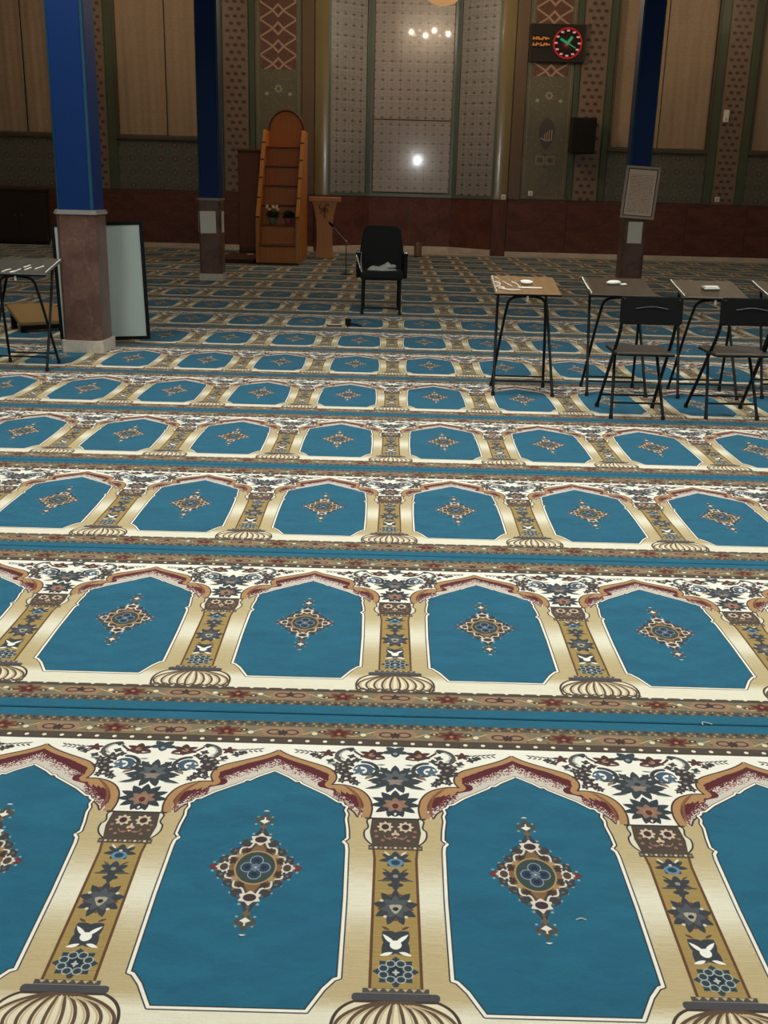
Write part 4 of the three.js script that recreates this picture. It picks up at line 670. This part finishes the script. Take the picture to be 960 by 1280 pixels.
// ---------------------------------------------------------------- pulpit (minbar), flower pots, cabinet, platform, lectern
{
  const g = thing('pulpit', 'tall stepped wooden pulpit with an arched back board', 'pulpit', [-2.03, CT + 0.005, 18.95], 0);
  const W = 0.75, R = 0.335, T = 0.25, n = 6, side = 0.048;
  for (const s of [-1, 1]) {
    const prof = [[0, 0], [0, 0.8], [0.28, 1.12], [0.55, 1.46], [0.8, 1.77], [1.05, 2.07], [1.3, 2.3], [1.95, 2.3], [1.95, 0]];
    const sg = uvMetres(extrude(prof, side - 0.008, 0.004).rotateY(Math.PI / 2).translate(s * (W / 2 - side / 2) - side / 2 + 0.004, 0, 0), 0.5);   // x of the profile runs to -z
    const sb = part(g, 'side_board', sg, minbarWood);
    for (let i = 0; i < 5; i++) { const a = prof[i + 1], b = prof[i + 2], L = Math.hypot(b[0] - a[0], b[1] - a[1]); const m = part(sb, 'rail_strip', rbox(side + 0.015, 0.02, L - 0.02, 0, 0, 0, 0.006), minbarEdge, 'lighter rail strip'); m.position.set(s * (W / 2 - side / 2), (a[1] + b[1]) / 2 + 0.008, -(a[0] + b[0]) / 2); m.rotation.x = Math.atan2(b[1] - a[1], b[0] - a[0]);
      const k = part(sb, 'rail_knob', rbox(side + 0.03, 0.03, 0.03, 0, 0, 0, 0.01), cabinetWood, 'dark joint block on the rail'); k.position.set(s * (W / 2 - side / 2), a[1] + 0.012, -a[0] + 0.004); }
    part(sb, 'front_edge', rbox(side + 0.012, 0.78, 0.02, s * (W / 2 - side / 2), 0.4, 0.008, 0.006), minbarEdge);
    for (let i = 0; i < 4; i++) part(sb, 'side_panel', rbox(0.014, 0.32, 0.34, s * (W / 2 + 0.004), 0.24 + (i % 2) * 0.4, -0.28 - Math.floor(i / 2) * 0.5, 0.006), minbarEdge);
  }
  for (let i = 0; i < n; i++) {
    const d = 1.95 - i * T; const st = part(g, 'step', uvMetres(rbox(W - 2 * side - 0.004, R - 0.002, d - 0.02, 0, R * i + R / 2, -(i * T) - d / 2, 0.004), 0.5), minbarWood);
    part(st, 'nosing', rbox(W - 2 * side - 0.01, 0.03, 0.035, 0, R * (i + 1) - 0.012, -(i * T) + 0.012, 0.008), cabinetWood, 'darker step nosing');
  }
  const a = new THREE.Shape(), hw = 0.355; a.moveTo(-hw, 1.95); a.lineTo(hw, 1.95); a.lineTo(hw, 2.31); a.lineTo(hw - 0.035, 2.33); a.bezierCurveTo(hw - 0.04, 2.5, 0.19, 2.66, 0, 2.665); a.bezierCurveTo(-0.19, 2.66, -hw + 0.04, 2.5, -hw + 0.035, 2.33); a.lineTo(-hw, 2.31); a.lineTo(-hw, 1.95);
  const bb = part(g, 'back_board', new THREE.ExtrudeGeometry(a, { depth: 0.04, bevelEnabled: true, bevelSize: 0.006, bevelThickness: 0.006, bevelSegments: 2, curveSegments: 24 }), minbarWood); bb.position.z = -1.75;
  uvMetres(bb.geometry, 0.5);
  const pts = a.getPoints(24).filter((p) => p.y > 2.305).map((p) => [p.x, p.y, -1.715]); pts.sort((p, q) => p[0] - q[0]);
  part(bb, 'crown_moulding', tube(pts, 0.022, 90, 8), cabinetWood, 'dark moulding round the arch').position.z = 1.75;
  part(g, 'plinth_rail', rbox(W + 0.02, 0.03, 0.03, 0, 0.015, 0.012, 0.006), darkWood);
}
function flowerPot(x, Z, y, potCol, label, blooms, dark) {
  const g = thing('potted_flowers', label, 'plant', [x, y, Z], 0);
  part(g, 'pot', lathe([[0.001, 0], [0.05, 0], [0.068, 0.11], [0.074, 0.115], [0.072, 0.125], [0.06, 0.125], [0.055, 0.1], [0.001, 0.1]], 24), std(potCol, 0.5));
  const lv = [];
  for (let i = 0; i < 90; i++) { const q = new THREE.SphereGeometry(1, 6, 4).scale(0.035, 0.006, 0.016).rotateZ(rr(-0.9, 0.9)).rotateY(rr(0, 6.28)); const a = rr(0, 6.28), r = Math.sqrt(rnd()) * 0.11; lv.push(q.translate(Math.cos(a) * r, 0.13 + rr(0, 0.13) * (1 - r * 3), Math.sin(a) * r * 0.7)); }
  const f = part(g, 'foliage', merge(lv), std(dark, 0.8)); f.userData.kind = 'stuff';
  part(g, 'stems', merge([0, 1, 2, 3].map((i) => tube([[0, 0.1, 0], [0.05 * Math.cos(i * 1.6), 0.2, 0.05 * Math.sin(i * 1.6)]], 0.004, 4, 5))), std(0x2c3a20, 0.8));
  for (let i = 0; i < blooms; i++) { const bl = []; for (let k = 0; k < 5; k++) bl.push(new THREE.SphereGeometry(1, 8, 5).scale(0.018, 0.006, 0.011).translate(0.016, 0, 0).rotateZ(0.35).rotateY(k / 5 * 6.283)); const m = part(g, 'bloom', merge(bl), std(i % 2 ? 0xe2d7b8 : 0xd8cf9c, 0.8)); const a = i / blooms * 6.28; m.position.set(Math.cos(a) * 0.1, 0.26 + 0.03 * ((i * 7) % 3), Math.sin(a) * 0.05 + 0.03); m.rotation.x = 0.6; }
}
flowerPot(-2.15, 19.08 + 0.22, CT + 0.672, 0x6d7f66, 'pot of cream flowers standing on a pulpit step', 9, 0x2c3c22);
flowerPot(-1.86, 19.06 + 0.22, CT + 0.672, 0xa8556a, 'pink pot of dark green leaves on a pulpit step', 0, 0x16220f);
{
  const g = thing('cabinet', 'tall dark brown wooden cabinet behind the pulpit', 'cabinet', [-2.68, CT, 21.9]);
  part(g, 'body', uvMetres(rbox(0.82, 1.92, 0.5, 0, 1.0, 0, 0.008), 0.6), cabinetWood);
  for (const s of [-1, 1]) { const d = part(g, 'door', uvMetres(rbox(0.39, 1.8, 0.02, s * 0.2, 1.02, 0.262, 0.006), 0.6), cabinetWood); part(d, 'knob', new THREE.SphereGeometry(0.016, 12, 8).translate(s * 0.05, 1.05, 0.285), gold); }
  part(g, 'cornice', rbox(0.88, 0.05, 0.56, 0, 1.985, 0, 0.012), cabinetWood); part(g, 'skirting', rbox(0.84, 0.06, 0.52, 0, 0.03, 0, 0.006), darkWood);
}
{
  const stripe = dataTex(64, (x, y) => { const k = (y >> 3) % 4; return [[112, 56, 44], [88, 42, 36], [134, 100, 76], [96, 48, 40]][k].map((v) => v + (N3[y * 256 + x] - 0.5) * 20); });
  const g = thing('low_platform', 'low platform covered with red striped cloth in front of the dark cabinet', 'platform', [-2.78, CT, 19.75]);
  part(g, 'platform_base', rbox(0.62, 0.06, 1.5, 0, 0.03, 0, 0.006), darkWood); stripe.repeat.set(1, 1);
  part(g, 'cover', uvMetres(rbox(0.66, 0.025, 1.54, 0, 0.072, 0, 0.01), 0.4), new THREE.MeshStandardMaterial({ map: stripe, roughness: 0.95 }));
  const t = thing('tissue', 'white folded tissue on the red striped platform', 'tissue', [-2.66, CT + 0.086, 20.1], 0.2);
  part(t, 'sheet', rbox(0.13, 0.012, 0.1, 0, 0.006, 0, 0.004), whitePlastic); part(t, 'folded_layer', rbox(0.11, 0.01, 0.07, 0.01, 0.016, 0, 0.004), paperWhite);
}
{
  const g = thing('lectern', 'light wooden lectern with waisted front beside the pulpit', 'lectern', [-1.32, CT + 0.005, 21.05]);
  const s = new THREE.Shape(); s.moveTo(-0.175, 0); s.lineTo(0.175, 0); s.bezierCurveTo(0.14, 0.25, 0.13, 0.55, 0.17, 0.8); s.quadraticCurveTo(0.2, 0.95, 0.245, 1.06); s.lineTo(-0.245, 1.06); s.quadraticCurveTo(-0.2, 0.95, -0.17, 0.8); s.bezierCurveTo(-0.13, 0.55, -0.14, 0.25, -0.175, 0);
  part(g, 'front_panel', uvMetres(new THREE.ExtrudeGeometry(s, { depth: 0.03, bevelEnabled: true, bevelSize: 0.004, bevelThickness: 0.004, bevelSegments: 2 }).translate(0, 0, 0.16), 0.5), podiumWood);
  part(g, 'body', uvMetres(new THREE.ExtrudeGeometry(s, { depth: 0.3, bevelEnabled: false }).translate(0, 0, -0.15).scale(0.93, 1, 1), 0.5), podiumWood);
  part(g, 'top', uvMetres(rbox(0.6, 0.085, 0.46, 0, 1.1, 0.01, 0.01), 0.5), podiumWood);
  part(g, 'base', rbox(0.38, 0.04, 0.4, 0, 0.02, 0.01, 0.008), podiumWood);
  const orn = []; for (const k of [-1, 1]) { orn.push(new THREE.TorusGeometry(0.045, 0.012, 8, 24, 4.4).rotateZ(k > 0 ? 0.5 : 1.9).translate(k * 0.055, 0.96, 0.196)); orn.push(new THREE.TorusGeometry(0.03, 0.01, 8, 20, 4.2).translate(k * 0.04, 0.86, 0.196)); } orn.push(new THREE.SphereGeometry(0.028, 14, 10).scale(1, 1.5, 0.4).translate(0, 0.89, 0.196)); orn.push(new THREE.SphereGeometry(0.02, 14, 10).scale(1, 2.2, 0.4).translate(0, 0.79, 0.196));
  part(g, 'carved_ornament', merge(orn), std(0x6b4a22, 0.4), 'darker carved scroll ornament');
}
{
  const g = thing('microphone_stand', 'thin low microphone stand with slanted boom beside the lectern', 'microphone stand', [-0.74, CT, 17.3]);
  part(g, 'base', lathe([[0.001, 0], [0.1, 0], [0.1, 0.012], [0.06, 0.022], [0.012, 0.03], [0.001, 0.03]], 28), blackTube);
  part(g, 'pole', tube([[0, 0.02, 0], [0, 0.52, 0]], 0.008), std(0x55554f, 0.35, { metalness: 0.7 }));
  part(g, 'clamp', new THREE.SphereGeometry(0.02, 14, 10).translate(0, 0.52, 0), chrome);
  part(g, 'boom', tube([[0.03, 0.49, 0], [-0.22, 0.75, -0.05]], 0.007), std(0x8a867c, 0.35, { metalness: 0.7 }));
  part(g, 'microphone', new THREE.CapsuleGeometry(0.02, 0.07, 6, 14).rotateZ(0.8).translate(-0.25, 0.78, -0.056), blackPlastic);
}
{
  const g = thing('metal_canister', 'bronze metal canister standing before the mihrab wall', 'canister', [0.53, CT, 22.0]);
  part(g, 'can', lathe([[0.001, 0.02], [0.078, 0.02], [0.08, 0.03], [0.08, 0.262], [0.074, 0.275], [0.001, 0.275]], 32), std(0x9c7c66, 0.3, { metalness: 0.5 }));
  part(g, 'lid', lathe([[0.001, 0.275], [0.07, 0.275], [0.068, 0.29], [0.02, 0.296], [0.018, 0.312], [0.001, 0.315]], 28), std(0x8f7a66, 0.25, { metalness: 0.8 }));
  part(g, 'base_ring', lathe([[0.001, 0], [0.084, 0], [0.084, 0.02], [0.001, 0.02]], 32), blackPlastic);
}
{
  const g = thing('small_tripod', 'small black gadget with folded feet lying on the carpet', 'gadget', [-0.44, CT, 10.98], 0.2);
  part(g, 'gadget_body', rbox(0.06, 0.075, 0.05, 0, 0.045, 0, 0.015), blackPlastic);
  for (const [dx, dz] of [[0.13, 0.05], [0.11, -0.06], [-0.02, 0.1]]) part(g, 'foot', tube([[0, 0.03, 0], [dx, 0.009, dz]], 0.008), blackTube);
  const p = thing('paper_slip', 'white paper slip on a thin black pad beside the small gadget', 'paper', [-0.585, CT, 10.97], 0.1);
  part(p, 'pad', rbox(0.15, 0.014, 0.07, 0, 0.007, 0, 0.004), blackPlastic); part(p, 'slip', rbox(0.13, 0.004, 0.06, 0, 0.017, 0, 0.001), paperWhite, 'white slip');
}
{
  const g = thing('low_cabinet', 'very dark low cabinet against the tiled wall', 'cabinet', [-8.5, 0.001, 22.96]);
  part(g, 'body', uvMetres(rbox(2.3, 1.05, 0.24, 0, 0.57, 0, 0.01), 0.6), darkWood);
  for (let i = 0; i < 4; i++) { const d = part(g, 'door', rbox(0.55, 0.96, 0.02, -0.86 + i * 0.572, 0.57, 0.13, 0.006), darkWood); part(d, 'knob', new THREE.SphereGeometry(0.014, 12, 8).translate(-0.86 + i * 0.572 + (i % 2 ? -0.22 : 0.22), 0.6, 0.148), frameMetal); }
  part(g, 'top', rbox(2.36, 0.04, 0.27, 0, 1.115, 0, 0.008), darkWood); part(g, 'plinth', rbox(2.26, 0.05, 0.22, 0, 0.025, 0, 0.004), blackPlastic);
}

// ---------------------------------------------------------------- fittings on the qibla wall
{
  // LED prayer clock
  const g = thing('digital_clock', 'black LED wall clock with red ring, green hands and orange text', 'clock', [3.25, 4.24, 23.03]);
  const W = 1.1, H = 0.68;
  part(g, 'case', rbox(W, H, 0.09, 0, 0, -0.03, 0.015), std(0x1a1512, 0.5)); part(g, 'bezel', merge([rbox(W + 0.02, 0.03, 0.11, 0, H / 2, -0.03), rbox(W + 0.02, 0.03, 0.11, 0, -H / 2, -0.03), rbox(0.03, H, 0.11, -W / 2, 0, -0.03), rbox(0.03, H, 0.11, W / 2, 0, -0.03)]), std(0x2a211b, 0.5));
  const glow = (r, gg, b, k) => new THREE.MeshStandardMaterial({ color: 0x050505, emissive: new THREE.Color(r, gg, b), emissiveIntensity: k });
  const red = glow(1, 0.02, 0.02, 0.8), pink = glow(1, 0.55, 0.45, 1.1), green = glow(0.03, 0.9, 0.35, 0.6), orange = glow(1, 0.3, 0.05, 0.85);
  const cx = 0.2, zf = 0.018, dial = part(g, 'dial', new THREE.CylinderGeometry(0.295, 0.295, 0.004, 48).rotateX(Math.PI / 2).translate(cx, 0, zf), std(0x180608, 0.4));
  for (let i = 0; i < 60; i++) { const a = i / 60 * 6.2832; part(dial, 'led_dot', new THREE.CylinderGeometry(0.0175, 0.0175, 0.006, 8).rotateX(Math.PI / 2).translate(cx + Math.sin(a) * 0.28, Math.cos(a) * 0.28, zf + 0.004), red); }
  for (let i = 0; i < 12; i++) { const a = i / 12 * 6.2832; part(dial, 'hour_mark', rbox(0.06, 0.034, 0.008, cx + Math.sin(a) * 0.235, Math.cos(a) * 0.235, zf + 0.004, 0.003), pink); }
  const hand = (name, a, l0, l1, w, m) => { const h = part(dial, name, rbox(w, l1 - l0, 0.006, 0, (l0 + l1) / 2, 0, 0.002), m); h.position.set(cx, 0, zf + 0.006); h.rotation.z = -a; };
  hand('hour_hand', 0.62, -0.02, 0.15, 0.055, green); hand('minute_hand', 5.2, -0.02, 0.17, 0.045, green); hand('second_hand', 2.06, -0.03, 0.19, 0.02, green);
  const text = part(g, 'text_display', box(0.34, 0.26, 0.004, -0.345, 0.02, zf), std(0x120a06, 0.4));
  for (const [yy, list] of [[0.075, [[-0.15, 0.1, 0], [-0.09, 0.05, 0.02], [-0.04, 0.09, -0.01], [0.04, 0.06, 0.02], [0.1, 0.09, 0.005]]], [-0.035, [[-0.15, 0.09, -0.01], [-0.08, 0.07, 0.012], [0, 0.08, -0.014], [0.07, 0.06, 0.01], [0.12, 0.09, 0]]]]) for (const [dx, w, dy] of list) part(text, 'led_stroke', merge([rbox(w, 0.028, 0.008, -0.345 + dx + w / 4, yy + dy, zf + 0.004, 0.003), rbox(0.022, 0.06, 0.008, -0.345 + dx, yy + 0.005, zf + 0.004, 0.003)]), orange);
  const l = new THREE.PointLight(new THREE.Color(1, 0.2, 0.12), 0.12, 0, 2); l.position.set(0.2, 0, 0.12); l.castShadow = true; g.add(l);
}
{
  const g = thing('loudspeaker', 'black box loudspeaker hanging on the tiled wall below the clock', 'loudspeaker', [3.86, 2.48, 22.82], 0); g.rotation.x = 0.06;
  part(g, 'cabinet', rbox(0.5, 0.7, 0.34, 0, 0, 0, 0.02), std(0x0b0b0a, 0.7)); part(g, 'grille', rbox(0.46, 0.66, 0.02, 0, 0, 0.175, 0.008), std(0x080808, 0.9));
  part(g, 'badge', rbox(0.05, 0.012, 0.004, 0, -0.29, 0.187, 0.001), std(0x2a2a2a, 0.4)); part(g, 'bracket', rbox(0.12, 0.2, 0.09, 0, 0, -0.205, 0.01), blackPlastic);
}
{
  const g = thing('emergency_light', 'slim white box fixed on the tiled pier between windows', 'light', [6.85, 2.94, 23.09]);
  part(g, 'body', rbox(0.11, 0.24, 0.06, 0, 0, 0, 0.012), whitePlastic); part(g, 'switch', rbox(0.03, 0.04, 0.012, 0, -0.06, 0.032, 0.004), std(0xb0aca0, 0.5));
}
for (const [x, y, label] of [[2.335, 1.22, 'small white wall socket at the foot of the glazed mihrab column'], [2.9, 1.31, 'small white wall socket low on the lattice tile panel'], [6.86, 1.29, 'small white wall socket low on the tiled pier']]) {
  const g = thing('wall_socket', label, 'socket', [x, y, 23.085], 0, 'white wall sockets');
  part(g, 'plate', rbox(0.1, 0.1, 0.025, 0, 0, 0, 0.008), whitePlastic); part(g, 'insert', new THREE.CylinderGeometry(0.028, 0.028, 0.01, 20).rotateX(Math.PI / 2).translate(0, 0, 0.013), std(0xbdb9ae, 0.5));
}

// ---------------------------------------------------------------- chandelier before the mihrab
for (const [chx, chLabel] of [[0.78, 'gilt chandelier with lit bulbs hanging before the mihrab'], [-5.2, 'gilt chandelier hanging before the curtained windows on the pulpit side'], [6.6, 'gilt chandelier hanging before the curtained windows on the clock side']]) {
  const g = thing('chandelier', chLabel, 'chandelier', [chx, chx === 0.78 ? 4.465 : 4.75, 20.3], 0, 'gilt chandeliers'), HANG = CEILING - g.position.y;
  part(g, 'glass_bowl', lathe([[0.001, 0], [0.1, 0.012], [0.2, 0.045], [0.262, 0.09], [0.275, 0.14], [0.268, 0.14], [0.255, 0.095], [0.195, 0.052], [0.1, 0.02], [0.001, 0.008]], 40), new THREE.MeshPhysicalMaterial({ color: 0xd9a860, roughness: 0.35, transmission: 0.3, thickness: 0, emissive: new THREE.Color(1, 0.66, 0.3), emissiveIntensity: 1.0 }), 'glowing amber glass bowl');
  part(g, 'stem', lathe([[0.001, 0.14], [0.27, 0.14], [0.2, 0.17], [0.07, 0.2], [0.05, 0.3], [0.08, 0.36], [0.05, 0.44], [0.03, 0.6], [0.001, 0.62]], 40), gold);
  const bulb = new THREE.MeshStandardMaterial({ color: 0xfff0d0, emissive: new THREE.Color(1, 0.8, 0.56), emissiveIntensity: 14 });
  for (let i = 0; i < 8; i++) {
    const a = i / 8 * 6.2832 + 0.2, c = Math.cos(a), s = Math.sin(a), R = 0.46;
    const arm = part(g, 'arm', tube([[c * 0.06, 0.3, s * 0.06], [c * 0.2, 0.2, s * 0.2], [c * 0.36, 0.22, s * 0.36], [c * R, 0.34, s * R]], 0.012, 24, 8), gold);
    part(arm, 'candle_cup', lathe([[0.001, 0], [0.02, 0], [0.045, 0.03], [0.04, 0.03], [0.018, 0.01], [0.018, 0.09], [0.001, 0.09]], 16).translate(c * R, 0.34, s * R), gold);
    part(arm, 'bulb', new THREE.SphereGeometry(0.03, 16, 12).scale(1, 1.5, 1).translate(c * R, 0.475, s * R), bulb);
    part(g, 'crystal_drop', new THREE.OctahedronGeometry(0.022).scale(1, 2, 1).translate(c * 0.3, 0.12, s * 0.3), new THREE.MeshPhysicalMaterial({ color: 0xfff4e0, roughness: 0.02, transmission: 1, thickness: 0.03, ior: 1.55 }));
    if (i % 2 === 0) { const l = new THREE.PointLight(new THREE.Color(1, 0.8, 0.56), chx === 0.78 ? 8 : 2.9, 0, 2); l.shadow.radius = 1.5; l.position.set(c * R, 0.475, s * R); l.castShadow = true; g.add(l); }
  }
  part(g, 'rod', tube([[0, 0.6, 0], [0, HANG - 0.04, 0]], 0.012), gold); part(g, 'ceiling_rose', lathe([[0.001, 0], [0.03, 0], [0.09, 0.04], [0.09, 0.05], [0.001, 0.05]], 24).translate(0, HANG - 0.051, 0), gold);
}

// ---------------------------------------------------------------- lint on the near carpet
for (const [x, Z, pts, label] of [[0.933, 2.66, [[-0.012, 0, 0.01], [-0.008, 0, -0.006], [0.006, 0, -0.002], [0.016, 0, 0.004]], 'tiny white thread curled on the blue seam band of the carpet'], [0.43, 1.81, [[-0.01, 0, 0.002], [0, 0, -0.003], [0.01, 0, 0.001]], 'tiny white thread lying below a carpet medallion']]) {
  const m = new THREE.Mesh(tube(pts.map(([a, b, c]) => [a, b + 0.002, c]), 0.0013, 16, 6), paperWhite); m.name = numbered('thread'); m.position.set(x, CT - 0.001, -Z); scene.add(m); tag(m, label, 'thread');
}

scene.traverse((o) => { if (o.isMesh) { o.castShadow = true; o.receiveShadow = true; } });
renderer.render(scene, camera);
